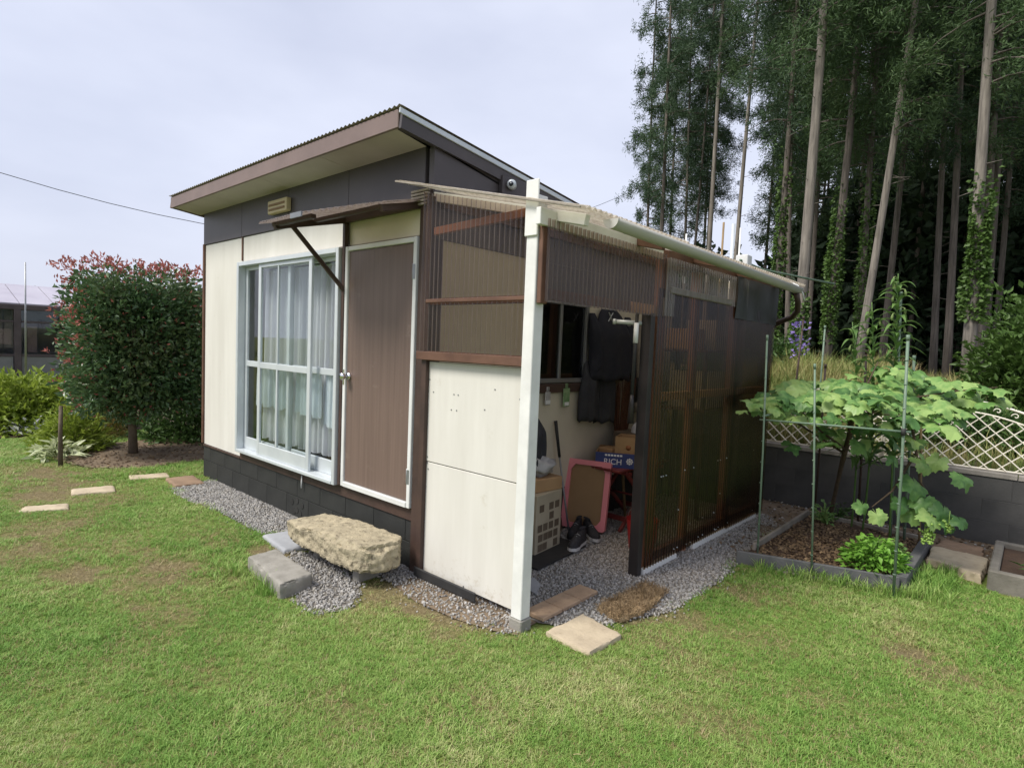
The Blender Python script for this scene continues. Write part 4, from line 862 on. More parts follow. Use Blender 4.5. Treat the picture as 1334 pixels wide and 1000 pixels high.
# ================================================================== STONES AND SLABS IN THE YARD
def rock(name, P, z0, z1, m, label, cat, rough=.015, sub=3, group=None, top_rough=None, vox=.014, chip=.0, cuts=()):
    """slab or stone from an outline: voxel-remeshed solid, faces pitted, corners knocked off"""
    c = Vector((sum(p[0] for p in P)/len(P), sum(p[1] for p in P)/len(P), 0))
    mb = MB().prism([(x-c.x, y-c.y) for x, y in P], 0, z1-z0); o = mb.build(name, m)
    if cuts:
        bm = bmesh.new(); bm.from_mesh(o.data)
        for (pt, nm_) in cuts:
            g = bmesh.ops.bisect_plane(bm, geom=bm.verts[:]+bm.edges[:]+bm.faces[:], plane_co=Vector(pt)-Vector((c.x, c.y, z0)), plane_no=Vector(nm_).normalized(), clear_outer=True)
            bmesh.ops.holes_fill(bm, edges=[e for e in g['geom_cut'] if isinstance(e, bmesh.types.BMEdge)])
        bmesh.ops.recalc_face_normals(bm, faces=bm.faces); bm.to_mesh(o.data); bm.free()
    md = o.modifiers.new('r', 'REMESH'); md.mode = 'VOXEL'; md.voxel_size = vox
    dg = bpy.context.evaluated_depsgraph_get(); me = bpy.data.meshes.new_from_object(o.evaluated_get(dg)); o.modifiers.clear(); o.data = me
    bm = bmesh.new(); bm.from_mesh(me); bmesh.ops.smooth_vert(bm, verts=bm.verts, factor=.5, use_axis_x=True, use_axis_y=True, use_axis_z=True); bm.normal_update(); H = z1-z0
    for v in bm.verts:
        w = v.co+c; n1 = mnoise.fractal(w*20, 1, 2, 5); n2 = mnoise.noise(w*3.3); k = 1 if abs(v.normal.z) < .75 else (top_rough if top_rough is not None else .5)
        d = n1*rough*.75+n2*rough*.3
        if chip:
            q = mnoise.noise(w*7+Vector((3, 1, 0))); edge = abs(v.normal.z) > .25 and abs(v.normal.z) < .9
            if edge: d -= chip*max(0, q+.25)
        v.co += v.normal*d*k
    bm.to_mesh(me); bm.free(); me.polygons.foreach_set('use_smooth', [True]*len(me.polygons)); me.set_sharp_from_angle(angle=R_(42))
    if not me.materials: me.materials.append(m)
    o.name = name; o.location = (c.x, c.y, z0); return tag(o, label, cat, group)
rock('stepping_stone', SLABS[0], -.03, .022, m_slabsand, 'sandy stepping stone in the worn lawn, farthest from the shed', 'stepping stone', .008, 2)
rock('stepping_stone', SLABS[1], -.03, .024, m_slabsand, 'sandy stepping stone in the lawn, middle one of three', 'stepping stone', .008, 2)
rock('stepping_stone', SLABS[2], -.03, .02, m_slabsand, 'sandy stepping stone in the lawn, next to the shed corner', 'stepping stone', .008, 2)
rock('worn_plank', [(-3.88, -.38), (-3.45, -.42), (-3.42, -.14), (-3.86, -.1)], -.02, .03, m_plankbrick, 'reddish brown flat slab on the gravel at the shed corner', 'slab', .006, 2)
rock('grey_slab', [(-1.42, -.46), (-.98, -.5), (-.94, -.27), (-1.38, -.22)], -.02, .035, m_slabgrey, 'smooth blue-grey paving slab beside the big ochre stone step', 'slab', .003, 2)
rock('concrete_block', [(-.86, -.82), (-.27, -.88), (-.3, -.65), (-.88, -.6)], -.03, .1, m_concrete, 'rough low concrete block set in grass before the stone step', 'block', .008, 3, chip=.03)
rock('square_paver', [(1.13, -.04), (1.43, -.05), (1.45, .25), (1.14, .3)], -.03, .028, m_slabsand, 'square sandy paver in the grass outside the lean-to doorway', 'paver', .006, 2)
wpk = thing('plank', 'weathered brown plank lying on the gravel at the doorway', 'plank', (.94, .33, .01))
for k in range(3):
    a = Vector((.96-.0*k, .06+.19*k, .024)); b = Vector((.96, .06+.19*(k+1)-.006, .024)); MB().bar(a, b, .15, .026, bev=.004).build('board_length', m_plank, wpk)
rock('coir_mat', [(1.17, .42), (1.34, .37), (1.4, .6), (1.34, .95), (1.19, .97)], .0, .045, m_coir, 'shaggy brown coir mat lying on gravel below the dark post', 'mat', .02, 3, top_rough=1)
cm = COL.objects['coir_mat']; rg = np.random.default_rng(2); n = 5200; P = np.stack([rg.uniform(1.12, 1.44, n), rg.uniform(.3, 1.03, n), np.full(n, .03)], 1); P = P[[inpoly(a, b, [(1.16, .4), (1.35, .35), (1.42, .6), (1.36, .97), (1.18, .99)]) for a, b in P[:, :2]]]; P[:, 2] += .02*rg.random(len(P))
V, F = leaves(P, rg.normal(size=(len(P), 3))*.8+np.array([0, 0, .7]), .03*(.5+rg.random(len(P))), .004, rng=rg); me = np_mesh('fibres', V-np.array(top_loc(cm)), F, m_coir); o = bpy.data.objects.new('fibres', me); COL.objects.link(o); o.parent = cm; tag(o, kind='stuff')
# big stone step on two supports
st = rock('stone_step', [(-1.03, -.45), (-.98, -.3), (-.93, -.16), (-.72, -.17), (-.5, -.13), (-.3, -.14), (-.08, -.12), (.02, -.2), (.03, -.33), (-.02, -.44), (-.12, -.48), (-.4, -.5), (-.6, -.48), (-.8, -.5)], .115, .29, m_stone, 'long rough ochre stone step raised before the shed door', 'stone step', .02, 4, top_rough=.45, vox=.011, chip=.04, cuts=(((.0, -.3, .275), (.75, -.15, .6)), ((-.06, -.47, .22), (.4, -.8, .25)), ((.0, -.42, .14), (.5, -.5, -.6)), ((-.5, -.485, .28), (.05, -.75, .65)), ((-.75, -.16, .285), (-.2, .6, .7)), ((-.5, -.3, .292), (-.08, -.06, 1))))
for k, (x, y) in enumerate(((-.74, -.41), (-.2, -.43))): tag(B((x-.035, y+.03, 0), (x+.035, y+.2, .135), .008).build('concrete_support', m_concrete, loc=(x, y, 0)), ('small concrete support under the stone step near the grey slab', 'small concrete support under the stone step near the cream board')[k], 'support')
for k, (x, y, r) in enumerate(((-1.06, -.3, .04), (-.99, -.33, .03))):
    bm = bmesh.new(); bmesh.ops.create_icosphere(bm, subdivisions=3, radius=r)
    for v in bm.verts: v.co *= 1+.12*mnoise.noise(v.co*30+Vector((k*3, 0, 0))); v.co.z *= .8
    me = bpy.data.meshes.new('pebble'); bm.to_mesh(me); bm.free(); me.materials.append(m_white); me.polygons.foreach_set('use_smooth', [True]*len(me.polygons)); o = bpy.data.objects.new('white_pebble', me); COL.objects.link(o); o.location = (x, y, .035+r*.78); tag(o, ('larger round white pebble on the blue-grey slab', 'smaller white pebble tucked against the stone step')[k], 'pebble')

# ================================================================== GARDEN BED, WALL, FENCE
bed = thing('garden_bed', 'low garden bed edged with dark grey boards under the grape vine', 'garden bed', (1.95, 2.9, 0))
def board(a, b, h, w=.03, z=-.02, m=m_edging, nm='edging_board'): MB().bar((a[0], a[1], z+h/2), (b[0], b[1], z+h/2), w, h, bev=.004).build(nm, m, bed)
board((1.44, 1.92), (2.45, 2.26), .13); board((2.455, 2.29), (2.455, 3.55), .13, .07); board((1.45, 3.7), (2.49, 3.6), .12, .025, m=m_wgrey); board((1.47, 2.2), (1.47, 3.69), .13, .025, m=m_wgrey)
board((1.72, 1.985), (2.25, 2.165), .03, .03, z=-.01, m=m_wgrey, nm='lower_lath')
# block wall in three courses with a cap, each block its own piece
wall = thing('block_wall', 'low dark grey block wall with pale cap behind the garden bed', 'wall', (2.5, 4.25, 0))
MB().box((.62, 4.182, -.05), (6.6, 4.328, .62)).build('mortar_core', m_wallgrey, wall)
for c in range(3):
    x = .6-.2*(c % 2)
    while x < 6.55:
        l = .395; x0 = max(x, .6); x1 = min(x+l, 6.6)
        if x1-x0 > .08: block((x0+x1)/2, 4.255, .013+.2*c+.098, x1-x0-.005, .15, .196, wall, m_wallgrey)
        x += l
x = .6
while x < 6.5:
    l = min(.6, 6.6-x); block(x+l/2, 4.255, .635, l-.006, .17, .04, wall, m_cap, 'cap_stone'); x += l
# white lattice fence panels with arched, scrolled tops
def fence_panel(xc, label):
    f = thing('lattice_fence_panel', label, 'fence', (xc, 4.26, .655), 'lattice panels on the wall')
    w = .6; zb = .66
    def top(x): return 1.13+.22*math.cos((x-xc)/w*1.25)**1.0-.22*math.cos(1.25)
    xs = np.linspace(xc-w, xc+w, 25)
    MB().tube([(x, 4.26, top(x)) for x in xs], .011, 8).build('top_rail', m_fence, f)
    lowt = lambda x: top(x)-.1
    MB().tube([(x, 4.26, lowt(x)) for x in xs], .008, 6).build('arch_rail', m_fence, f)
    MB().tube([(xc-w, 4.26, zb+.01), (xc+w, 4.26, zb+.01)], .009, 6).build('bottom_rail', m_fence, f)
    for s_ in (-1, 1): MB().tube([(xc+s_*w, 4.26, zb), (xc+s_*w, 4.26, top(xc+s_*w))], .012, 8).build('side_post', m_fence, f)
    sp_ = .125
    for sgn in (-1, 1):
        for k in range(-10, 24):
            # line z = zb + sgn*(x - x0)
            x0 = xc-w+sp_*k if sgn > 0 else xc+w-sp_*k; pts = []
            for t_ in np.linspace(0, 1.0, 60):
                x = x0+sgn*t_*.68; z = zb+.01+t_*.68*.95
                if abs(x-xc) <= w and z <= lowt(x): pts.append((x, z))
            if len(pts) > 3: MB().bar((pts[0][0], 4.26+.004*sgn, pts[0][1]), (pts[-1][0], 4.26+.004*sgn, pts[-1][1]), .008, .019, up=(0, 1, 0)).build('slat', m_fence, f)
    for k in range(-4, 5):
        x = xc+.125*k; r_ = .032; zc_ = top(x)-.052
        MB().tube([(x+r_*(1-.09*i)*math.cos(i*.6+(k > 0)*3.14), 4.26, zc_+r_*(1-.09*i)*math.sin(i*.6)) for i in range(11)], .005, 5).build('scroll', m_fence, f)
    h = MB(); h.prism([(0, -.05), (.035, -.005), (.035, .025), (.018, .035), (0, .02), (-.018, .035), (-.035, .025), (-.035, -.005)], 0, .012); h.v = [(xc+x, 4.24+z, top(xc)-.055+y) for x, y, z in h.v]; h.build('heart_ornament', m_fence, f)
fence_panel(2.57, 'ivory lattice fence panel with heart and scrolls, right of the grape vine leaves')
fence_panel(1.35, 'ivory lattice fence panel half hidden behind the grape vine')
fence_panel(3.79, 'ivory lattice fence panel at the open end of the wall')
fence_panel(.14+.0, 'ivory lattice fence panel standing behind the lean-to corner') if False else None
# stakes
def stake(p, q, r, m, label, name='garden_stake'):
    o = thing(name, label, 'stake', (p[0], p[1], p[2]), 'garden stakes'); MB().tube([p, ((p[0]+q[0])/2+.006, (p[1]+q[1])/2, (p[2]+q[2])/2), q], r, 8).build('shaft', m, o)
    n = int((q[2]-p[2])/.16); rg = MB()
    for k in range(1, n): t_ = k/n; c = Vector(p).lerp(Vector(q), t_); rg.tube([c-Vector((0, 0, .004)), c+Vector((0, 0, .004))], r*1.22, 8)
    tag(rg.build('rings', m, o), kind='stuff'); d = (Vector(q)-Vector(p)).normalized(); MB().tube([Vector(q)-d*.03, Vector(q)+d*.008], r*1.3, 8).build('tip_cap', m, o)
stake((1.56, 2.03, 0), (1.52, 2.03, 1.76), .0075, m_stake, 'green stake rising from the gravel beside the dark lean-to wall')
stake((1.94, 2.06, 0), (1.86, 2.05, 1.56), .0075, m_stake, 'green stake with dark top at the middle of the bed front board')
stake((2.44, 2.12, 0), (2.4, 2.12, 1.78), .0095, m_stake, 'tall thick green stake at the near corner of the bed')
stake((2.3, 3.5, 0), (2.26, 3.5, 1.66), .011, m_stake, 'thin green stake standing at the back corner of bed by the wall')
stake((1.5, 3.8, 0), (1.5, 3.8, 1.55), .01, m_wdark, 'dark thin stake against the block wall behind the vine')
stake((1.9, 3.72, 0), (1.86, 3.7, 1.7), .01, m_wdark, 'dark thin stake behind the bed back board')
stake((2.42, 3.44, 0), (2.36, 3.3, 1.3), .009, m_stake_b, 'bamboo stake leaning among the hanging grape leaves')
stake((2.2, 3.5, 0.02), (2.14, 3.42, 2.2), .009, m_stake, 'slim green stake supporting the tall lily')
stake((.85, 5.0, .5), (.93, 5.0, 2.1), .011, m_wdark, 'dark stake slanting in the dry grass behind the wall')
stake((1.1, 5.2, .6), (1.12, 5.2, 2.0), .01, m_stake, 'green stake in the dry grass beside the purple flowers')
hz = thing('trellis_rod', 'thin green rod tied across the stakes under the vine', 'rod', (2.0, 2.1, 1.1), 'horizontal vine rods'); MB().tube([(1.5, 2.05, 1.12), (1.9, 2.07, 1.13), (2.46, 2.12, 1.14)], .008, 6).build('rod', m_stake, hz); MB().tube([(2.42, 2.112, 1.115), (2.42, 2.112, 1.16)], .015, 8).build('clip', m_black, hz)
hz = thing('trellis_rod', 'thin green rod running back from the tall stake', 'rod', (2.4, 2.8, 1.15), 'horizontal vine rods'); MB().tube([(2.42, 2.13, 1.15), (2.33, 3.0, 1.17), (2.27, 3.52, 1.18)], .008, 6).build('rod', m_stake, hz)
hz = thing('trellis_rod', 'thin green rod running back along the lean-to side of the vine', 'rod', (1.53, 2.8, 1.15), 'horizontal vine rods'); MB().tube([(1.53, 2.03, 1.15), (1.52, 3.0, 1.17), (1.5, 3.82, 1.18)], .008, 6).build('rod', m_stake, hz)

# ------------------------------------------------------------------ grape vine
gv_ = thing('grape_vine', 'grape vine spreading broad green leaves flat over the stakes', 'vine', (1.68, 3.6, 0.04))
MB().tube([(1.68, 3.6, .02), (1.72, 3.55, .3), (1.78, 3.4, .55), (1.84, 3.25, .78), (1.9, 3.1, .95), (1.93, 3.0, 1.1)], [.02, .018, .018, .022, .022, .018], 8).build('trunk', m_vinewood, gv_)
canes = [[(1.84, 3.25, .78), (1.7, 3.0, .92), (1.55, 2.7, 1.08), (1.35, 2.4, 1.18)], [(1.86, 3.2, .82), (1.75, 2.8, 1.0), (1.7, 2.4, 1.18)], [(1.93, 3.0, 1.1), (2.1, 2.7, 1.2), (2.3, 2.4, 1.22)], [(1.93, 3.0, 1.1), (2.25, 3.0, 1.3), (2.6, 3.0, 1.4), (2.85, 3.0, 1.45)], [(1.9, 3.1, .95), (1.8, 3.4, 1.2), (1.7, 3.7, 1.35)], [(2.3, 3.05, 1.3), (2.4, 2.9, .95), (2.45, 2.85, .7), (2.6, 2.82, .5)], [(2.4, 2.9, .9), (2.3, 2.7, .62), (2.2, 2.55, .5)], [(1.93, 3.0, 1.1), (2.0, 3.1, 1.4), (2.05, 3.2, 1.6)]]
for c in canes: MB().tube(c, [.012-.008*i/(len(c)-1) for i in range(len(c))], 6).build('cane', m_vinewood, gv_)
def grape_leaf(seed):
    r_ = random.Random(seed); n = 40; V = [(0, 0, 0)]; 
    for i in range(n):
        a = 2*math.pi*i/n; lobes = abs(math.cos(2.5*(a-math.pi/2)))**.6; rad = .72+.28*lobes; rad *= 1-.75*math.exp(-((a-1.5*math.pi)/.22)**2); rad *= 1+.06*(-1)**i+.04*r_.uniform(-1, 1)
        x, y = rad*math.cos(a), rad*math.sin(a); V.append((x, y, .2*math.cos(3*a+seed)*rad-.34*rad*rad+.05*r_.uniform(-1, 1)))
    V2 = [(V[1+i][0]*.5, V[1+i][1]*.5, V[1+i][2]*.2+.03*math.cos(5*(2*math.pi*i/n)+1.57)) for i in range(n)]
    F = [(0, n+1+i, n+1+(i+1) % n) for i in range(n)]+[(n+1+i, 1+i, 1+(i+1) % n, n+1+(i+1) % n) for i in range(n)]
    mb = MB(); mb.add([(x*.5, y*.5+.2, z*.5) for x, y, z in V+V2], F, True); mb.tube([(0, .2, 0), (0, .02, -.03), (0, -.28, -.22)], .012, 4, cap=False); return mesh_of(mb, 'grape_leaf', m_vine)
GL = [grape_leaf(k) for k in range(5)]
rl = random.Random(21)
def put_leaf(x, y, z, s_, tilt=.35, face=None):
    yaw = rl.uniform(0, 6.28); m4 = Matrix.Translation((x, y, z)) @ Matrix.Rotation(rl.uniform(-tilt, tilt)+.25, 4, 'Y') @ Matrix.Rotation(rl.uniform(-tilt, tilt)+.3, 4, 'X') @ Matrix.Rotation(yaw, 4, 'Z') @ Matrix.Scale(s_, 4)
    if face: m4 = Matrix.Translation((x, y, z)) @ Matrix.Rotation(face+rl.uniform(-.5, .5), 4, 'Z') @ Matrix.Rotation(1.0+rl.uniform(-.3, .3), 4, 'X') @ Matrix.Rotation(math.pi+rl.uniform(-.6, .6), 4, 'Z') @ Matrix.Scale(s_, 4)
    inst('leaf', rl.choice(GL), gv_, m4)
for k in range(290):     # loose mound canopy lying over the rods
    u = rl.random(); v = rl.random(); x = 1.3+1.35*u+.15*v*rl.uniform(-1, 1); y = 2.18+1.45*v; z = 1.16+.12*v+.1*u*rl.random()+.14*math.sin(math.pi*u)*rl.random()+rl.uniform(-.08, .09)
    put_leaf(x, y, z, rl.uniform(.09, .2))
for k in range(26): put_leaf(rl.uniform(1.9, 2.5), rl.uniform(2.7, 3.4), rl.uniform(1.32, 1.56), rl.uniform(.1, .19))
for k in range(16): put_leaf(rl.uniform(2.5, 2.9), rl.uniform(2.8, 3.2), 1.4+rl.uniform(-.06, .1), rl.uniform(.1, .2))
for k in range(22): put_leaf(rl.uniform(1.5, 2.4), rl.uniform(2.5, 3.3), rl.uniform(.85, 1.12), rl.uniform(.12, .2), .7)
for (x, y, z, s_) in ((2.15, 2.5, .52, .13), (2.24, 2.5, .47, .14), (2.42, 2.75, .72, .22), (2.5, 2.75, .6, .2), (2.55, 2.7, .5, .19), (2.62, 2.75, .55, .17), (2.66, 2.75, .46, .15), (2.42, 2.78, .5, .2), (2.7, 2.8, .8, .18), (2.45, 2.8, .88, .18), (2.56, 2.85, .9, .16), (2.72, 2.72, .5, .13), (2.36, 2.7, .56, .15)): put_leaf(x, y, z, s_, face=.55)
gp = MB(); rg_ = random.Random(9)
bm = bmesh.new(); bmesh.ops.create_icosphere(bm, subdivisions=2, radius=1); bm.verts.index_update(); IV = [v.co.copy() for v in bm.verts]; IF = [[v.index for v in f.verts] for f in bm.faces]; bm.free()
def cluster(cx_, cy_, cz_, L, W, n):
    mb = MB()
    for k in range(n):
        t_ = rg_.random(); a = rg_.random()*6.28; w = W*(1-t_*.75); r_ = .0085*rg_.uniform(.8, 1.2); c = Vector((cx_+w*math.cos(a)*rg_.random()**.4, cy_+w*math.sin(a)*rg_.random()**.4, cz_-L*t_)); mb.add([c+p*r_ for p in IV], IF, True)
    mb.tube([(cx_, cy_, cz_-L*.9), (cx_, cy_, cz_+.06)], .003, 5); tag(mb.build('grape_cluster', m_grape, gv_), kind='stuff')
cluster(2.56, 2.68, .44, .16, .055, 70); cluster(2.66, 2.72, .48, .1, .05, 45); cluster(2.52, 2.72, .38, .12, .04, 30)
# herb in the bed, hosta, small weeds
def rosette(name, c, R0, H0, n, L, W, m, label, cat, seed, stems=True, up=.5):
    rg = np.random.default_rng(seed); a = rg.random(n)*6.283; q = rg.random(n)**.6; hz_ = rg.random(n)
    P = np.stack([c[0]+R0*q*np.cos(a), c[1]+R0*q*np.sin(a), c[2]+H0*(1-q*q*.7)*(.25+.75*hz_)], 1)
    Dn = np.stack([np.cos(a), np.sin(a), up*rg.random(n)], 1)+rg.normal(size=(n, 3))*.45
    V, F = leaves(P, Dn, L*(.6+.7*rg.random(n)), W*(.6+.7*rg.random(n)), up=np.array([0, 0, 1.]))
    t = thing(name, label, cat, c); me = np_mesh('leaves', V-np.array(c), F, m); o = bpy.data.objects.new('leaves', me); COL.objects.link(o); o.parent = t
    if stems:
        mb = MB()
        for k in range(0, n, max(1, n//26)): mb.tube([(c[0], c[1], c[2]-.01), tuple((np.array(c)+P[k])/2+np.array([0, 0, .02])), tuple(P[k])], .004, 4, cap=False)
        mb.build('stems', m, t)
    return t
rosette('leafy_herb', (2.26, 2.42, .06), .2, .26, 520, .06, .035, m_herb, 'bright green leafy herb filling the near corner of the bed', 'herb', 3)
rosette('leafy_herb', (2.3, 2.72, .06), .14, .2, 200, .05, .03, m_vine, 'darker soft green herb growing behind the bright herb in bed', 'herb', 4)
rosette('weed', (1.72, 3.78, .02), .1, .22, 60, .06, .035, m_dkshrub, 'small dark weed growing at the wall foot by the vine stem', 'weed', 5)
rosette('weed', (1.66, 3.5, .06), .09, .2, 50, .06, .03, m_vine, 'small green seedling growing around the vine stem base', 'weed', 6)
rosette('hosta', (-5.85, -.95, .0), .24, .2, 110, .15, .06, m_hosta, 'variegated white-edged hosta clump beside the brown stake', 'hosta', 7, up=.9)
rosette('hosta', (-8.0, -.95, .0), .25, .22, 60, .16, .05, m_petalw, 'small pale flowering clump at edge of the planting bed', 'flower', 8, up=1.2)
# tall lily: stems with whorls of strap leaves and pods
lleaf = []
for k in range(3):
    mb = MB(); V = []; n = 6
    for i in range(n+1): t_ = i/n; w = .019*math.sin(math.pi*min(1, t_*.9+.12)); z = .05*math.sin(t_*2.2)-.06*t_*t_*(1+k*.4); V += [(t_*.15, -w, z+w*.4), (t_*.15, 0, z), (t_*.15, w, z+w*.4)]
    F = []
    for i in range(n): F += [(i*3, i*3+1, i*3+4, i*3+3), (i*3+1, i*3+2, i*3+5, i*3+4)]
    mb.add(V, F, True); lleaf.append(mesh_of(mb, 'lily_leaf', m_lily))
def lily(p, q, bend, n, label, pods):
    o = thing('lily', label, 'lily', p, 'tall lilies at the wall'); P = [Vector(p), Vector(p).lerp(Vector(q), .5)+Vector(bend), Vector(q)]
    def at_(t_): return P[0]*(1-t_)**2+P[1]*2*t_*(1-t_)+P[2]*t_*t_
    MB().tube([at_(i/12) for i in range(13)], [.009-.005*i/12 for i in range(13)], 6).build('stem', m_lily, o)
    for k in range(n):
        t_ = .3+.68*k/n; c = at_(t_); s_ = 1.25-.6*t_
        inst('leaf', lleaf[k % 3], o, Matrix.Translation(c) @ Matrix.Rotation(k*2.4, 4, 'Z') @ Matrix.Rotation(-.25+rl.uniform(-.3, .3), 4, 'Y') @ Matrix.Scale(s_*rl.uniform(1.2, 1.9), 4))
    for k in range(pods):
        c = at_(.8+.2*k/max(1, pods)); a = k*2.1; e = c+Vector((.05*math.cos(a), .05*math.sin(a), .02)); MB().tube([c, c.lerp(e, .6)+Vector((0, 0, .015)), e, e+Vector((.008*math.cos(a), .008*math.sin(a), -.03)), e+Vector((.01*math.cos(a), .01*math.sin(a), -.06))], [.003, .003, .005, .012, .004], 6).build('bud', m_bud, o)
lily((2.2, 3.45, .02), (2.11, 3.4, 2.36), (.01, 0, 0), 84, 'tallest lily with whorled leaves and pale buds tied to the slim stake', 9)
lily((1.98, 3.5, .02), (1.93, 3.4, 2.12), (.08, 0, 0), 52, 'shorter lily arching beside the tallest lily', 5)
lily((1.88, 3.55, .02), (1.78, 3.45, 1.95), (.09, 0, 0), 46, 'bent lily with curling tip nearest the lean-to', 5)
# purple delphinium on the bank
dz = bank_h(.86, 5.2); dp = thing('delphinium', 'purple delphinium spike standing in the dry grass behind the wall', 'flower', (.86, 5.2, dz))
MB().tube([(.86, 5.2, dz), (.85, 5.2, 1.5), (.84, 5.2, 2.05)], [.008, .006, .003], 6).build('stem', m_lily, dp)
rg = np.random.default_rng(4); n = 75; zz = 1.6+.45*rg.random(n); a = rg.random(n)*6.28; P = np.stack([.85+.1*np.cos(a)*rg.random(n), 5.2+.1*np.sin(a)*rg.random(n), zz], 1); V, F = leaves(P, np.stack([np.cos(a), np.sin(a), .3*np.ones(n)], 1)+rg.normal(size=(n, 3))*.3, .045, .035, rng=rg)
me = np_mesh('petals', V-np.array([.86, 5.2, dz]), F, m_purple); o = bpy.data.objects.new('petals', me); COL.objects.link(o); o.parent = dp
# stones and concrete planter by the wall
rock('flat_stone', [(2.52, 3.05), (2.86, 2.92), (2.88, 3.45), (2.5, 3.5)], -.03, .07, m_slabsand, 'flat tan stone slab in the earth between the bed and planter', 'stone', .018, 3)
rock('flat_stone', [(2.5, 3.56), (2.84, 3.52), (2.82, 3.85), (2.54, 3.9)], -.03, .05, m_plankbrick, 'brownish stone slab against the wall foot behind the tan slab', 'stone', .02, 3)
m_planter = M('aged_concrete', (.19, .175, .15), (.13, .12, .1), 7, .9, .4, 60, spots=(12, .6, (.09, .085, .07)))
pl = thing('concrete_planter', 'grey concrete planter trough filled with soil beside the flat stones', 'planter', (3.3, 3.3, 0))
for a, b in (((2.9, 2.8, -.02), (3.9, 2.86, .15)), ((2.9, 3.74, -.02), (3.9, 3.8, .15)), ((2.9, 2.861, -.02), (2.96, 3.739, .148)), ((3.84, 2.861, -.02), (3.9, 3.739, .148))): B(a, b, .008).build('planter_side', m_planter, pl)
B((2.961, 2.861, 0), (3.839, 3.739, .11)).build('soil', m_soil, pl)
rosette('weed', (3.2, 3.1, .11), .12, .2, 50, .08, .02, m_dkshrub, 'grassy weed arching out of the concrete planter', 'weed', 15)
tag(MB().tube([(.98, 3.62, .02), (1.0, 3.64, .5), (1.01, 3.64, .95)], .004, 5).build('hanging_wire', m_alu_d, loc=(.98, 3.62, .02)), 'thin wire standing behind the lean-to back post', 'wire') if False else None

# ================================================================== SHRUBS ON THE LEFT
def obj_np(name, V, F, m, parent):
    me = np_mesh(name, V-np.array(top_loc(parent)), F, m); o = bpy.data.objects.new(name, me); COL.objects.link(o); o.parent = parent; return o
# clipped red-tipped photinia: boxy crown of separate leaves
ph = thing('photinia', 'clipped boxy photinia bush with red tips beside the shed', 'shrub', (-5.65, -.2, 0))
MB().tube([(-5.65, -.2, -.02), (-5.64, -.21, .3), (-5.6, -.24, .55), (-5.58, -.22, .9), (-5.56, -.2, 1.5)], [.06, .05, .045, .042, .025], 12).build('trunk', m_bark, ph)
lm = MB(); rb = random.Random(5)
for k in range(26):
    a = rb.random()*6.28; z0 = rb.uniform(.5, 1.3); e = (-5.6+.62*math.cos(a), -.2+.75*math.sin(a), z0+rb.uniform(.2, .9)); lm.tube([(-5.6, -.21, z0), ((-5.6+e[0])/2, (-.21+e[1])/2, (z0+e[2])/2+.05), e], [.025, .016, .006], 5, cap=False)
lm.build('limbs', m_bark, ph)
rg = np.random.default_rng(8); n = 30000
U = rg.uniform(-1, 1, (n, 3)); s_ = np.abs(U).max(1, keepdims=True); U = U/s_*(1-.42*rg.random((n, 1))**1.6)        # near the faces of a box
U = U/(np.power((np.abs(U)**3.6).sum(1, keepdims=True), 1/3.6))*s_.clip(.62, 1)*np.abs(U).max(1, keepdims=True)
Pc = np.array([-5.55, -.16, 1.42]); Pr = np.array([.72, .84, 1.02])
lump = np.array([mnoise.noise(Vector(u)*2.2)*.1+mnoise.noise(Vector(u)*6)*.06 for u in U])[:, None]
P = Pc+U*Pr*(1+lump); keep = ~((P[:, 2] < .5+.2*(np.sin(P[:, 1]*7)*.5)) & (rg.random(n) < .75)); P = P[keep]; U = U[keep]; n = len(P)
Dn = U*np.array([1, 1, .4])+rg.normal(size=(n, 3))*.55+np.array([0, 0, .12])
red = ((U[:, 2] > .82) & (rg.random(n) < .3)) | ((U[:, 1] < -.72) & (rg.random(n) < .12)) | (rg.random(n) < .045)
L = .075*(.7+.6*rg.random(n)); W = L*.46
V, F = leaves(P[~red], Dn[~red], L[~red], W[~red], rng=rg); obj_np('crown', V, F, m_photL, ph)
# red shoots at the top and left edge
ns = 140; a = rg.random((ns, 2)); SP = np.where((rg.random(ns) < .82)[:, None], np.stack([Pc[0]+(a[:, 0]*2-1)*.75, Pc[1]+(a[:, 1]*2-1)*.8, np.full(ns, 2.4)], 1), np.stack([Pc[0]+(a[:, 0]*2-1)*.75, np.full(ns, Pc[1]-.8), .8+a[:, 1]*1.65], 1))
SP[:, 2] += rg.normal(size=ns)*.03-.02; reps = 6; Q = np.repeat(SP, reps, 0)+rg.normal(size=(ns*reps, 3))*.02; Dq = np.tile(np.array([0, -.1, 1.]), (ns*reps, 1))+rg.normal(size=(ns*reps, 3))*.6
Vr, Fr = leaves(np.concatenate([P[red], Q]), np.concatenate([Dn[red], Dq]), .06, .024, rng=rg); obj_np('red_shoots', Vr, Fr, m_photR, ph)
tag(MB().tube([(-5.3, -1.03, -.02), (-5.3, -1.03, .4), (-5.31, -1.02, .7)], [.026, .022, .02], 8).build('wooden_stake', m_bark, loc=(-5.3, -1.03, -.02)), 'short weathered brown stake beside the hosta at the bush edge', 'stake')
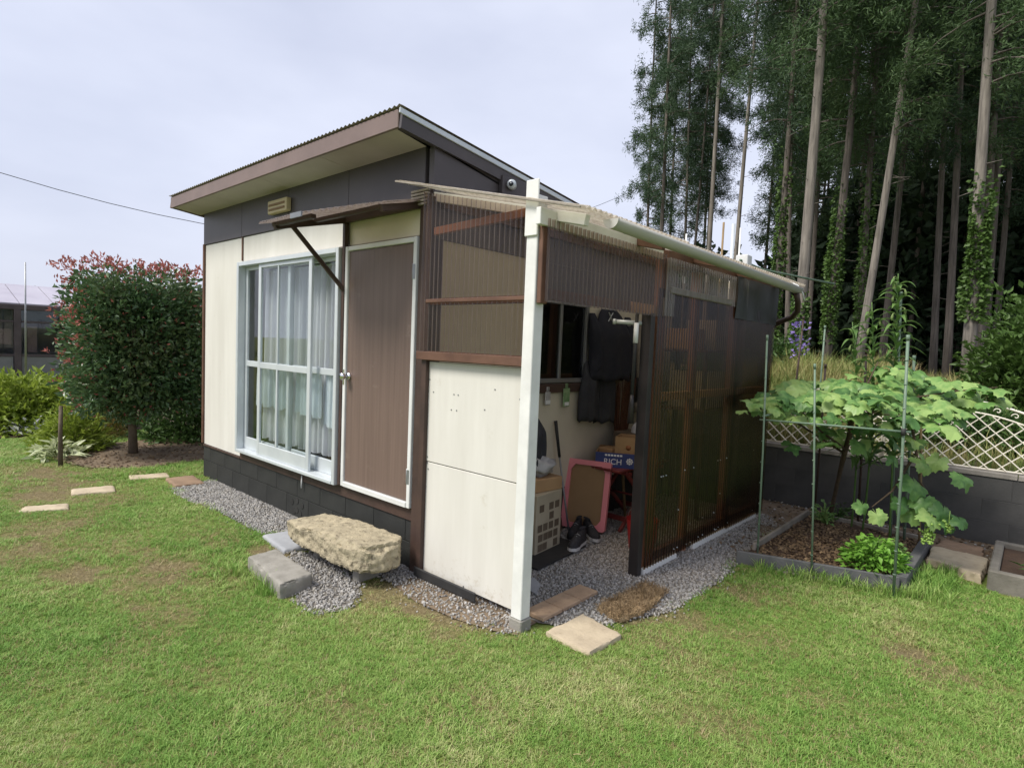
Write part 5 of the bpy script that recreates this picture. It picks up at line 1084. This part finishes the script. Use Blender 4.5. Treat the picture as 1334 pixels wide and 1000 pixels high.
def bush(name, c, rad, n, L, W, m, label, seed, cat='shrub', group=None, stem=True, droop=0):
    rg = np.random.default_rng(seed); u = unit(rg.normal(size=(n, 3))); u[:, 2] = np.abs(u[:, 2])*1.0; u[:, 2] -= .12; q = (rg.random((n, 1)))**.35
    lump = np.array([1+.32*mnoise.noise(Vector(x)*2.3+Vector((seed, 0, 0)))+.18*mnoise.noise(Vector(x)*5.5) for x in u])[:, None]
    P = np.array(c)+u*np.array(rad)*q*lump; Dn = u*.8+rg.normal(size=(n, 3))*.6+np.array([0, 0, .25-droop]); t = thing(name, label, cat, c, group)
    P[:, 2] = np.maximum(P[:, 2], c[2]+.03); V, F = leaves(P, Dn, L*(.6+.8*rg.random(n)), W*(.6+.8*rg.random(n)), rng=rg, up=np.array([0, 0, 1.])); obj_np('foliage', V, F, m, t)
    if stem:
        mb = MB(); r_ = random.Random(seed)
        for k in range(12): k2 = r_.randrange(n); e = c+(P[k2]-c)*.8; mb.tube([(c[0]+r_.uniform(-.08, .08), c[1]+r_.uniform(-.08, .08), c[2]-.03), tuple((np.array(c)*.5+e*.5)+np.array([0, 0, .05])), tuple(e)], [.018, .012, .004], 5, cap=False)
        mb.build('stems', m_bark, t)
    return t
bush('yellow_green_shrub', (-8.7, -1.0, 0), (.9, .8, .98), 5200, .12, .05, m_shrub, 'spreading yellow-green leafy shrub in the far planting bed', 31)
bush('yellow_green_shrub', (-8.4, -.15, 0), (.75, .7, .98), 4200, .12, .045, m_shrub, 'yellow-green shrub between the red-tipped photinia and other shrub', 32)
bush('yellow_green_shrub', (-9.3, -2.0, 0), (.9, .9, .9), 4200, .12, .05, m_shrub, 'low yellow-green shrub at the outer end of planting bed', 33)
bush('arching_shrub', (-6.35, -.72, 0), (.42, .42, .6), 2000, .12, .022, m_shrub, 'arching fine-leaved light green shrub beside the photinia trunk', 34)
bush('arching_shrub', (-7.4, -.3, 0), (.45, .45, .75), 1600, .1, .02, GRASS('russet_leaf', [(.1, (.22, .2, .05)), (.6, (.3, .2, .07)), (.9, (.35, .14, .06))]), 'russet tinged arching shrub between yellow shrub and photinia', 35)
bush('dark_shrub', (-6.6, .9, 0), (.7, .8, 1.2), 3800, .1, .05, m_dkshrub, 'dark green shrub crowding behind the photinia trunk', 36)
bf = thing('board_fence', 'dark weathered board fence behind the photinia by the shed corner', 'fence', (-6.9, 1.9, 0))
for k in range(16): B((-7.9+.16*k, 1.9, -.02), (-7.9+.16*k+.145, 1.925, 1.25+.02*(k % 3)), .003).build('board', m_wdark, bf)
for z in (.3, 1.0): B((-7.9, 1.926, z), (-5.35, 1.96, z+.07)).build('rail', m_wdark, bf)
tag(MB().tube([(-5.5, .6, .02), (-5.0, .75, .05), (-4.4, .62, .03), (-4.05, .5, .04)], .02, 8).build('fallen_branch', m_bark, loc=(-5.0, .7, .02)), 'fallen grey branch on the leaf litter behind the photinia', 'branch')
rock('grey_stone', [(-4.3, .3), (-4.0, .25), (-3.98, .5), (-4.25, .55)], -.02, .22, m_concrete, 'pale grey stone lying beside the shed side wall', 'stone', .03, 3)

# ================================================================== NEIGHBOUR'S SUNROOM
nb = thing('neighbour_sunroom', 'neighbouring glazed sunroom with pale sloping roof and dark posts', 'house', (-22.5, 0, 0))
m_nroof = M('pale_roof', (.42, .4, .46), (.36, .34, .4), 1.2, .4, .02, 10); m_npost = M('sunroom_frame', (.06, .045, .05), (.085, .065, .07), 4, .5)
for k in range(9):
    y = -4.6+.92*k; P = [(-21.5, y, 2.3), (-21.5, y+.9, 2.3), (-24.4, y+.9, 3.05), (-24.4, y, 3.05)]; MB().add(P+[(x, yy, z+.04) for x, yy, z in P], [(3, 2, 1, 0), (4, 5, 6, 7), (0, 1, 5, 4), (1, 2, 6, 5), (2, 3, 7, 6), (3, 0, 4, 7)]).build('roof_panel', m_nroof, nb)
B((-21.6, -4.65, 2.13), (-21.45, 3.7, 2.29), .01).build('eaves_beam', m_npost, nb); B((-21.58, -4.65, 1.72), (-21.5, 3.7, 1.78), .005).build('rail', m_npost, nb); B((-21.58, -4.65, .62), (-21.5, 3.7, .7), .005).build('rail', m_npost, nb)
for y in (-4.6, -3.0, -1.2, .85, 2.3, 3.6): B((-21.6, y-.09, -.05), (-21.44, y+.09, 2.13), .01).build('post', m_npost, nb)
for y0, y1 in ((-4.5, -3.1), (-2.9, -1.3), (-1.1, .74), (.95, 2.2), (2.4, 3.5)):
    B((-21.55, y0, 1.785), (-21.53, y1, 2.125), 0).build('pane', GLASS('green_glass', (.5, .62, .62), .3), nb); B((-21.55, y0, .705), (-21.53, y1, 1.715), 0).build('pane', GLASS('sunroom_glass', (.72, .74, .78), .3), nb); B((-21.56, y0, .0), (-21.52, y1, .615), .003).build('lower_panel', M('lower_grey', (.2, .2, .2), None, 3), nb)
B((-24.3, -4.6, 0), (-24.2, 3.6, 2.95), 0).build('back_wall', M('house_wall', (.4, .37, .34), (.34, .31, .28), 2), nb)
for y0, y1, z0, z1 in ((.1, .75, 1.0, 1.5), (1.15, 1.4, .75, 1.62), (-2.4, -1.6, 1.0, 1.6)): B((-21.9, y0, z0), (-21.86, y1, z1), .004).build('interior_board', M('peach_board', (.62, .42, .33), None, 3), nb)
for y in (-4.6, 3.55): B((-24.2, y-.03, 0), (-21.6, y+.03, 2.2), 0).build('end_wall', m_gdark, nb)
ap = thing('flag_pole', 'slender grey pole standing before the neighbouring sunroom', 'pole', (-19.5, .75, 0)); MB().tube([(-19.5, .75, 0), (-19.5, .77, 3.5)], [.03, .018], 8).build('mast', m_alu_d, ap); MB().tube([(-19.5, .75, 0), (-19.5, .75, .12)], .06, 10).build('base', m_concrete, ap)
tag(MB().tube([(-40, -48, 13.2)]+[(-26.71+1.59*t_-.0, 1.12+6.6*t_, 7.37-.87*t_-.5*t_*(1-t_)) for t_ in np.linspace(-4, 6, 41)], .014, 5).build('power_cable', m_black, loc=(-26, 4, 7)), 'thin black overhead power cable crossing the sky behind the shed', 'cable')

# ================================================================== WOOD BEHIND
def crown_mesh(seed, m, length, rad, nbr, base_taper=.5, clump=11, nspray=8, L=.2, W=.05, droop=.35, top=True):
    """conifer crown: drooping branches carrying clumps of narrow sprays; built round a vertical axis from 0 to length"""
    rg = np.random.default_rng(seed); PB = []; DB = []; wood = MB()
    for b in range(nbr):
        t_ = (b+rg.random())/nbr; z = length*t_; prof = (base_taper+(1-base_taper)*min(1, t_/.3))*(1-max(0, t_-.3)/.7*.85); bl = rad*prof*rg.uniform(.55, 1.15); a = rg.random()*6.283
        d = np.array([math.cos(a), math.sin(a), 0]); rise = rg.uniform(-.1, .35)
        path = [np.array([0, 0, z])+d*bl*s_+np.array([0, 0, bl*(rise*s_-droop*s_*s_)]) for s_ in (0, .33, .66, 1)]
        wood.tube([tuple(p) for p in path], [.022, .015, .01, .004], 4, cap=False)
        nc = max(3, int(clump*bl/rad))
        for c in range(nc):
            s_ = .3+.7*(c+rg.random())/nc; i = min(2, int(s_*3)); f = s_*3-i; p = path[i]*(1-f)+path[i+1]*f+rg.normal(size=3)*np.array([.16, .16, .1])*rad/2
            sz = rg.uniform(.7, 1.35); PB.append(p+rg.normal(size=(nspray, 3))*.105*sz*rad/2.); DB.append(d*.7+rg.normal(size=(nspray, 3))*.7+np.array([0, 0, -.15]))
    P = np.concatenate(PB); Dn = np.concatenate(DB); n = len(P); V, F = leaves(P, Dn, L*(.6+.8*rg.random(n)), W*(.6+.9*rg.random(n)), fold=.15, rng=rg)
    me = np_mesh('crown', V, F, m); wm = mesh_of(wood, 'branches', m_trunk_d); return me, wm
CROWN = [crown_mesh(100+k, (m_ced1, m_ced2, m_ced1, m_ced2, m_ced1)[k], 13, (1.7, 2.1, 2.0, 2.3, 1.6)[k], (88, 96, 100, 96, 76)[k], nspray=52, clump=11, L=.125, W=.022) for k in range(5)]
def trunk_mesh(base_r, H, lean, seed, m, bend=.12):
    r_ = random.Random(seed); P = []
    for i in range(17):
        t_ = i/16; P.append((lean[0]*H*t_+bend*math.sin(t_*3+seed)*t_, lean[1]*H*t_+bend*math.cos(t_*2.4+seed)*t_, H*t_-.25*(i == 0)))
    mb = MB(); mb.tube(P, [base_r*.56*((1.25 if i == 0 else 1.06 if i == 1 else 1)-.82*(i/16)) for i in range(17)], 12)
    for k in range(int(H*1.3)):   # dead snags
        z = r_.uniform(1.5, H*.55); a = r_.random()*6.28; l = r_.uniform(.08, .4); c = Vector((lean[0]*z, lean[1]*z, z)); mb.tube([c, c+Vector((math.cos(a)*l, math.sin(a)*l, l*r_.uniform(-.4, .3)))], [.009, .003], 4, cap=False)
    return mesh_of(mb, 'trunk', m)
def ivy_mesh(base_r, h0, h1, seed, n=1500, puff=.07):
    rg = np.random.default_rng(seed); z = h0+(h1-h0)*np.clip(rg.beta(1.3, 1.9, n)+rg.normal(size=n)*.06, 0, 1.15); a = rg.random(n)*6.283; r_ = base_r*.56*(1-.5*z/16)+puff*rg.random(n)**2*(1+.5*np.sin(z*3+seed))
    P = np.stack([r_*np.cos(a), r_*np.sin(a), z], 1); Dn = np.stack([np.cos(a), np.sin(a), -.6*np.ones(n)], 1)+rg.normal(size=(n, 3))*.5; V, F = leaves(P, Dn, .085, .07, rng=rg); return np_mesh('ivy', V, F, m_ivy)
def tree(name, x, y, lean, H, r, cb, ck, label, m=None, ivy=None, group=None, tm=None, spin=0., cs=1., cat='tree'):
    z = bank_h(x, y)-.02; o = thing(name, label, cat, (x, y, z), group)
    inst('trunk', tm or trunk_mesh(r, H, lean, int(x*31+y*17) % 97, m or m_trunk_p), o, Matrix.Translation((x, y, z)))
    base = Matrix.Translation((x+lean[0]*cb, y+lean[1]*cb, z+cb)); sc = Matrix.Diagonal((cs, cs, (H-cb+.6)/13., 1)); shr = Matrix.Identity(4); shr[0][2] = lean[0]; shr[1][2] = lean[1]
    c = inst('crown', CROWN[ck][0], o, base @ shr @ Matrix.Rotation(spin, 4, 'Z') @ sc); q0 = inst('branches', CROWN[ck][1], o, base @ shr @ Matrix.Rotation(spin, 4, 'Z') @ sc)
    tag(q0, kind='stuff')
    if ivy: me = ivy_mesh(r, ivy[0], ivy[1], ck+int(abs(x)*9)); q = inst('ivy', me, o, Matrix.Translation((x, y, z)) @ shr)
    return o
FRONT = [  # x, y, lean, height, radius, crown base, crown kind, ivy, label
    (-10.14, 21.0, (-.021, -.012), 22, .13, 5.0, 0, None, 'slim cedar at the open sky edge of the wood'),
    (-7.84, 19.9, (-.025, -.012), 21, .12, 5.5, 2, None, 'slim dark cedar second in from the open sky edge'),
    (-7.3, 19.1, (.022, .01), 20, .11, 6.5, 4, None, 'thin cedar slanting close beside another slim dark cedar'),
    (-5.05, 15.7, (-.008, -.003), 21, .15, 9.0, 0, None, 'straight pale-trunked cedar rising bare above the lean-to roof'),
    (-3.99, 15.1, (.016, .006), 20, .13, 8.2, 1, None, 'pale slender cedar rising bare behind the roof-side poles'),
    (-1.89, 12.6, (.003, .003), 20, .15, 5.6, 2, (.2, 5.2), 'ivy-clad cedar just past the end of the gutter'),
    (-2.14, 14.7, (-.043, -.014), 20, .13, 6.6, 0, None, 'bare cedar trunk close behind the ivy-clad one by the gutter'),
    (-.68, 10.4, (.003, .003), 21, .2, 6.4, 1, (.1, 1.8), 'thickest pale cedar trunk standing beyond the purple flower'),
    (-.53, 12.0, (.026, .006), 19, .17, 5.0, 3, (.8, 4.2), 'cedar with ivy up its trunk right of the thickest trunk'),
    (-.09, 13.1, (-.021, -.003), 19, .14, 4.6, 1, (.1, 5.0), 'slim cedar thickly wrapped in ivy behind the bent lilies'),
    (.27, 11.15, (.075, .016), 18, .14, 4.9, 3, None, 'pale cedar trunk leaning strongly behind the lilies'),
    (-.16, 16.2, (.014, 0), 20, .16, 5.5, 0, None, 'dark cedar trunk standing deeper behind the leaning one'),
    (1.01, 16.3, (-.029, -.004), 20, .15, 6.0, 2, None, 'brown cedar trunk, farther of two side by side past the lilies'),
    (1.48, 14.4, (-.034, -.003), 19, .15, 5.2, 4, None, 'brown cedar trunk, nearer of two side by side past the lilies'),
    (2.19, 9.9, (-.016, 0), 18, .17, 5.0, 3, (1.2, 3.6), 'stout pale cedar trunk beside the green shrub above the fence'),
    (2.04, 14.4, (-.015, 0), 19, .15, 5.0, 1, None, 'dark cedar trunk directly behind the stout pale one'),
    (1.97, 17.4, (-.014, 0), 20, .15, 6.0, 2, None, 'far cedar trunk glimpsed deep behind the stout pale one')]
for k, (x, y, ln_, H, r, cb, ck, iv, lab) in enumerate(FRONT):
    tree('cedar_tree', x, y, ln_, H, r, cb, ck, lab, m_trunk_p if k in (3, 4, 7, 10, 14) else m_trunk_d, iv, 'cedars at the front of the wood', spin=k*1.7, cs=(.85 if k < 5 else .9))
TM = [trunk_mesh(.15, 20, (.01*(k-1), .008), 40+k, m_trunk_d) for k in range(3)]
rt = random.Random(77); cnt = 0; gy_ = 17.5
while gy_ < 40:
    xx = CAM.x-.55*(gy_+2.57)
    while xx < CAM.x+.36*(gy_+2.57):
        x = xx+rt.uniform(-.7, .7); y = gy_+rt.uniform(-.8, .8); dx = (x-CAM.x)/(y+2.57)
        if dx > -.545 and not (dx < -.33 and (y > 28 or rt.random() < .18)) and min(math.hypot(x-f[0], y-f[1]) for f in FRONT) > 1.1:
            tk = rt.randrange(3); ln_ = (.01*(tk-1), .008); edge = dx < -.42
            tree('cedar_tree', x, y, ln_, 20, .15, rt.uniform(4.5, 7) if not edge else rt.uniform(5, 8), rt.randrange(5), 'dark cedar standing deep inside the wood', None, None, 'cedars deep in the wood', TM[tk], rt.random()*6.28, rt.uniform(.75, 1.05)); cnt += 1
        xx += 2.5+.02*gy_
    gy_ += 2.6
# understory: one dark leafy mass between the far trunks
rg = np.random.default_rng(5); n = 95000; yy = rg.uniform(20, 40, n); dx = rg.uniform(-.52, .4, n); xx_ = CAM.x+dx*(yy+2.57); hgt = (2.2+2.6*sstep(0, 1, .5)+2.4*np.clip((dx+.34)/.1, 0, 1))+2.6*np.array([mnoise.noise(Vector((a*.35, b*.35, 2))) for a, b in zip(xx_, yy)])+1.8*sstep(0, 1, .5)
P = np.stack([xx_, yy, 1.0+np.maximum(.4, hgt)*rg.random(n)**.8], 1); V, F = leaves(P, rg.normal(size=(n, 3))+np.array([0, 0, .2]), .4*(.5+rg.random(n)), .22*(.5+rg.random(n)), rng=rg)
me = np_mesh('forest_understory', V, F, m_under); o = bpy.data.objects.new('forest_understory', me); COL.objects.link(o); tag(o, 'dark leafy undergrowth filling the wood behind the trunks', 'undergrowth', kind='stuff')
bush('wood_edge_shrub', (3.15, 6.9, bank_h(3.15, 6.9)), (.95, .8, 1.75), 9000, .1, .045, m_ivy, 'tall soft green shrub above the lattice fence at the wood edge', 51)
bush('wood_edge_shrub', (4.6, 7.4, bank_h(4.6, 7.4)), (1.1, .9, 1.5), 7000, .1, .045, m_dkshrub, 'darker rounded shrub beyond the soft green shrub', 52)
bush('wood_edge_shrub', (2.5, 5.4, bank_h(2.5, 5.4)), (.7, .4, .5), 2600, .1, .035, m_dkshrub, 'low mixed green growth right behind the lattice fence', 53)
bush('wood_edge_shrub', (3.5, 5.3, bank_h(3.5, 5.3)), (.8, .4, .45), 2600, .1, .035, m_ivy, 'low light green growth behind the end fence panel', 54)
bush('wood_edge_shrub', (-1.0, 8.4, bank_h(-1.0, 8.4)), (1.2, .8, 1.0), 5000, .11, .05, m_dkshrub, 'dark shrub hugging the foot of the thickest cedar', 55)
for k, (x, y, r) in enumerate(((-31, 4, 2.2), (-33, -2, 2.4), (-32, 9, 2.5), (-30, -9, 2.6))): bush('far_tree', (x, y, .0), (r, r*1.2, 3.9+.2*k if k else 3.7), 5000, .35, .2, m_dkshrub, ('dark round tree crown just showing above the sunroom roof', 'round tree behind the outer end of the sunroom', 'round tree behind the sunroom near the photinia', 'round tree far beyond the planting bed')[k], 60+k, 'tree')

# ================================================================== SCATTERED GROUND COVER
def tuft(seed, nb_, h, w, spread, m, lean=.5):
    r_ = random.Random(seed); V = []; F = []
    for k in range(nb_):
        a = r_.random()*6.28; x = r_.uniform(-spread, spread); y = r_.uniform(-spread, spread); hh = h*r_.uniform(.5, 1.15); l = hh*lean*r_.uniform(.3, 1.5); ww = w*r_.uniform(.7, 1.2); ca, sa = math.cos(a), math.sin(a); o = len(V)
        V += [(x-sa*ww/2, y+ca*ww/2, -.003), (x+sa*ww/2, y-ca*ww/2, -.003), (x+ca*l*.4-sa*ww*.4, y+sa*l*.4+ca*ww*.4, hh*.62), (x+ca*l*.4+sa*ww*.4, y+sa*l*.4-ca*ww*.4, hh*.62), (x+ca*l, y+sa*l, hh)]; F += [(o, o+1, o+3, o+2), (o+2, o+3, o+4)]
    me = bpy.data.meshes.new('tuft'); me.from_pydata(V, [], F); me.materials.append(m); return bpy.data.objects.new('tuft', me)
def pebble(seed, r, m, flat_=.65):
    bm = bmesh.new(); bmesh.ops.create_icosphere(bm, subdivisions=1, radius=r); rr = random.Random(seed); sc = Vector((rr.uniform(.75, 1.35), rr.uniform(.7, 1.1), flat_*rr.uniform(.7, 1.1)))
    for v in bm.verts: v.co *= 1+.35*mnoise.noise(v.co*60+Vector((seed*7, 0, 0))); v.co = Vector((v.co.x*sc.x, v.co.y*sc.y, v.co.z*sc.z))
    me = bpy.data.meshes.new('pebble'); bm.to_mesh(me); bm.free(); me.materials.append(m); return bpy.data.objects.new('pebble', me)
def scatter(name, me, variants, label, cat, smin, smax, seed, tilt=0.0, zoff=0.0):
    """one stuff object: variants instanced on the faces of me; point attributes 'dens' (per m2) and 'size' steer it"""
    o = bpy.data.objects.new(name, me); COL.objects.link(o); tag(o, label, cat, kind='stuff'); g = bpy.data.node_groups.new(name, 'GeometryNodeTree')
    g.interface.new_socket('Geometry', in_out='INPUT', socket_type='NodeSocketGeometry'); g.interface.new_socket('Geometry', in_out='OUTPUT', socket_type='NodeSocketGeometry')
    N = g.nodes.new; K = g.links.new; gi = N('NodeGroupInput'); go = N('NodeGroupOutput'); d = N('GeometryNodeDistributePointsOnFaces'); d.inputs['Seed'].default_value = seed
    na = N('GeometryNodeInputNamedAttribute'); na.data_type = 'FLOAT'; na.inputs['Name'].default_value = 'dens'; K(gi.outputs[0], d.inputs['Mesh']); K(na.outputs['Attribute'], d.inputs['Density'])
    ip = N('GeometryNodeInstanceOnPoints'); K(d.outputs['Points'], ip.inputs['Points']); j = N('GeometryNodeJoinGeometry')
    for v in variants:
        oi = N('GeometryNodeObjectInfo'); oi.inputs['Object'].default_value = v; oi.inputs['As Instance'].default_value = True; K(oi.outputs['Geometry'], j.inputs[0])
    K(j.outputs[0], ip.inputs['Instance']); ip.inputs['Pick Instance'].default_value = True
    ri = N('FunctionNodeRandomValue'); ri.data_type = 'INT'; ri.inputs['Min'].default_value = 0; ri.inputs['Max'].default_value = len(variants)-1; ri.inputs['Seed'].default_value = 3
    K(ri.outputs[2], ip.inputs['Instance Index'])
    rv = N('FunctionNodeRandomValue'); rv.data_type = 'FLOAT_VECTOR'; rv.inputs[0].default_value = (-tilt, -tilt, 0); rv.inputs[1].default_value = (tilt, tilt, 6.283); K(rv.outputs[0], ip.inputs['Rotation'])
    rs_ = N('FunctionNodeRandomValue'); rs_.data_type = 'FLOAT'; rs_.inputs[2].default_value = smin; rs_.inputs[3].default_value = smax; rs_.inputs['Seed'].default_value = 9
    nb2 = N('GeometryNodeInputNamedAttribute'); nb2.data_type = 'FLOAT'; nb2.inputs['Name'].default_value = 'size'; mu = N('ShaderNodeMath'); mu.operation = 'MULTIPLY'; K(rs_.outputs[1], mu.inputs[0]); K(nb2.outputs['Attribute'], mu.inputs[1]); K(mu.outputs[0], ip.inputs['Scale'])
    K(ip.outputs[0], go.inputs[0]); mo = o.modifiers.new('scatter', 'NODES'); mo.node_group = g; return o
def grid_mesh(name, x0, x1, y0, y1, st_, dens, size, zf=lambda x, y: 0.001):
    xs = np.arange(x0, x1+st_, st_); ys = np.arange(y0, y1+st_, st_); XX, YY = np.meshgrid(xs, ys, indexing='ij'); nx, ny = XX.shape; pts = list(zip(XX.ravel(), YY.ravel())); V = np.array([(x, y, zf(x, y)) for x, y in pts]); ii = np.arange(nx*ny).reshape(nx, ny)
    dv = np.array([dens(x, y) for x, y in pts], dtype=np.float32); sv = np.array([size(x, y) for x, y in pts], dtype=np.float32); F = np.stack([ii[:-1, :-1], ii[1:, :-1], ii[1:, 1:], ii[:-1, 1:]], -1).reshape(-1, 4); F = F[dv[F].max(1) > 0]
    me = np_mesh(name, V, F, None); me.attributes.new('dens', 'FLOAT', 'POINT').data.foreach_set('value', dv); me.attributes.new('size', 'FLOAT', 'POINT').data.foreach_set('value', sv); return me
def camd(x, y): return math.hypot(x-CAM.x, y-CAM.y)
def inview(x, y, m=1.2):
    dx, dy = x-CAM.x, y-CAM.y; f = -.6658*dx+.7434*dy; s_ = .7434*dx+.6658*dy; return f > -.5 and abs(s_) < f*.92+m
def lawn_d(x, y):
    if nograss(x, y) or not inview(x, y): return 0
    d = camd(x, y); b = bare(x, y); return (4600 if d < 4 else 2800 if d < 7 else 1400)*max(0., 1-b*1.15)**1.1
def lawn_s(x, y):
    d = camd(x, y); n = mnoise.noise(Vector((x*1.7, y*1.7, 5))); return (1 if d < 4 else 1.25 if d < 7 else 1.7)*(1+.45*n)*(1-.4*bare(x, y))
tv = [tuft(k, 12, .0155, .0028, .017, m_grass, 1.5) for k in range(5)]+[tuft(9, 7, .015, .0028, .02, m_grass_dry, 1.8)]
scatter('lawn_grass', grid_mesh('lawn_grass', -9.0, 4.6, -3.2, 4.0, .08, lawn_d, lawn_s), tv, 'short patchy green lawn grass around the shed', 'grass', .6, 1.3, 1, .2)
def far_d(x, y): return 0 if (not inview(x, y, 2) or (x < -7.6 and y > -1.6)) else 220*max(0, 1-bare(x, y))
scatter('far_lawn_grass', grid_mesh('far_lawn_grass', -21, -9.0, -9, 2.4, .2, far_d, lambda x, y: 2.3), tv, 'lawn grass stretching away beyond the planting bed', 'grass', .7, 1.2, 2, .2)
wv = [tuft(90+k, 9, .036, .005, .028, m_grass, 1.3) for k in range(3)]
scatter('lawn_weeds', grid_mesh('lawn_weeds', -7.0, 4.6, -3.2, 3.2, .1, lambda x, y: 0 if nograss(x, y) or not inview(x, y) else 45*max(0, mnoise.noise(Vector((x*2.7, y*2.7, 8)))+.1), lambda x, y: .9), wv, 'coarser tufts of grass standing in the lawn', 'grass', .5, 1.1, 14, .3)
# dry thatch in the worn patches
def thatch_d(x, y):
    if nograss(x, y) or not inview(x, y): return 0
    b = bare(x, y); return 3200*b*(1.15-b) if camd(x, y) < 7 else 1300*b*(1.15-b)
scatter('dry_thatch', grid_mesh('dry_thatch', -7.0, 4.6, -3.2, 3.2, .08, thatch_d, lambda x, y: .75), [tuft(30+k, 6, .022, .0035, .03, m_grass_dry, 1.8) for k in range(3)], 'dry straw-coloured thatch in worn lawn patches', 'thatch', .5, 1.2, 4, .5)
# long grass at edges: bed front, wall foot
def edge_d(x, y):
    e = abs(y-(1.86+.34*(x-1.45))) < .07 and 1.6 < x < 2.5; e2 = 2.5 < x < 2.75 and 2.2 < y < 3.0; e3 = abs(y+.9) < .05 and -.9 < x < -.3; return 900 if (e or e2 or e3) else 0
scatter('edge_grass', grid_mesh('edge_grass', -1, 3, -1.2, 3.1, .04, edge_d, lambda x, y: 1.), [tuft(50+k, 10, .085, .005, .02, m_grass, .7) for k in range(3)], 'longer green grass along the bed boards', 'grass', .6, 1.2, 6, .2)
# gravel
pv_ = [pebble(k, .0078, m_gravel) for k in range(6)]
for k, (P, dn) in enumerate(GRAVEL):
    xs = [p[0] for p in P]; ys = [p[1] for p in P]
    def gd(x, y, P=P, dn=dn): return dn if inpoly(x, y, P) and not (.88 < x < 1.04 and -.02 < y < .64) else 0
    scatter('gravel', grid_mesh('gravel', min(xs)-.05, max(xs)+.05, min(ys)-.05, max(ys)+.05, .04, gd, lambda x, y: 1., lambda x, y: .012), pv_, ('pale grey gravel strip along the shed foundation', 'pale gravel around the low concrete block', 'gravel mixed with earth before the cream board', 'gravel floor of the lean-to spilling out past the doorway')[k], 'gravel', .55, 1.5, 10+k, 1.5)
def edge_g(x, y): return 260 if (not any(inpoly(x, y, P) for P, _ in GRAVEL) and any(inpoly(x+dx, y+dy, P) for P, _ in GRAVEL for dx, dy in ((.1, 0), (-.1, 0), (0, .1), (0, -.1)))) else 0
scatter('stray_gravel', grid_mesh('stray_gravel', -3.6, 1.8, -1.1, 3.6, .05, edge_g, lambda x, y: .9, lambda x, y: .006), pv_, 'stray gravel stones in the grass beside the gravel', 'gravel', .5, 1.1, 20, 1.5)
# bark chips and litter
cv = [pebble(30+k, .013, m_chip, .3) for k in range(4)]
scatter('bark_chips', grid_mesh('bark_chips', 1.4, 2.5, 1.9, 3.8, .04, lambda x, y: 2000 if inpoly(x, y, SOIL) and x > 1.5 else 0, lambda x, y: 1., lambda x, y: .065), cv, 'brown bark chips over the garden bed soil', 'bark', .5, 1.5, 31, .6)
scatter('leaf_litter', grid_mesh('leaf_litter', -6.9, -4.2, -1.3, 1.7, .1, lambda x, y: 240 if inpoly(x, y, PHOT) else 0, lambda x, y: 1.1, lambda x, y: .02), cv, 'fallen brown leaf litter under the photinia', 'litter', .5, 1.6, 32, .5)
scatter('earth_litter', grid_mesh('earth_litter', .8, 4.3, 2.0, 4.2, .08, lambda x, y: 300 if (x > 2.5 and y > 3.3) or (1.12 < x < 1.45 and y > 2.0) or y > 3.75 else 0, lambda x, y: 1.2, lambda x, y: .018), cv+pv_[:2], 'loose chips and stones on the bare earth by the wall', 'litter', .5, 1.5, 33, .8)
# long dry grass on the bank
def bank_d(x, y):
    if y > 9.5: return 0
    n = mnoise.noise(Vector((x*1.1, y*1.1, 3)))*.5+.6; return max(0, 330*n)*(1 if y > 4.42 else .0)*(1.5 if x < 1.6 else .55)
mv = [tuft(70+k, 12, .42, .009, .05, m_meadow, .55) for k in range(4)]
scatter('meadow_grass', grid_mesh('meadow_grass', -.8, 5.5, 4.4, 9.5, .15, bank_d, lambda x, y: (1.0+.35*mnoise.noise(Vector((x*1.6, y*1.6, 0))))*(1 if x < 1.6 else .6), lambda x, y: bank_h(x, y)), mv, 'long yellowing grass on the bank behind the wall', 'grass', .5, 1.25, 40, .25)
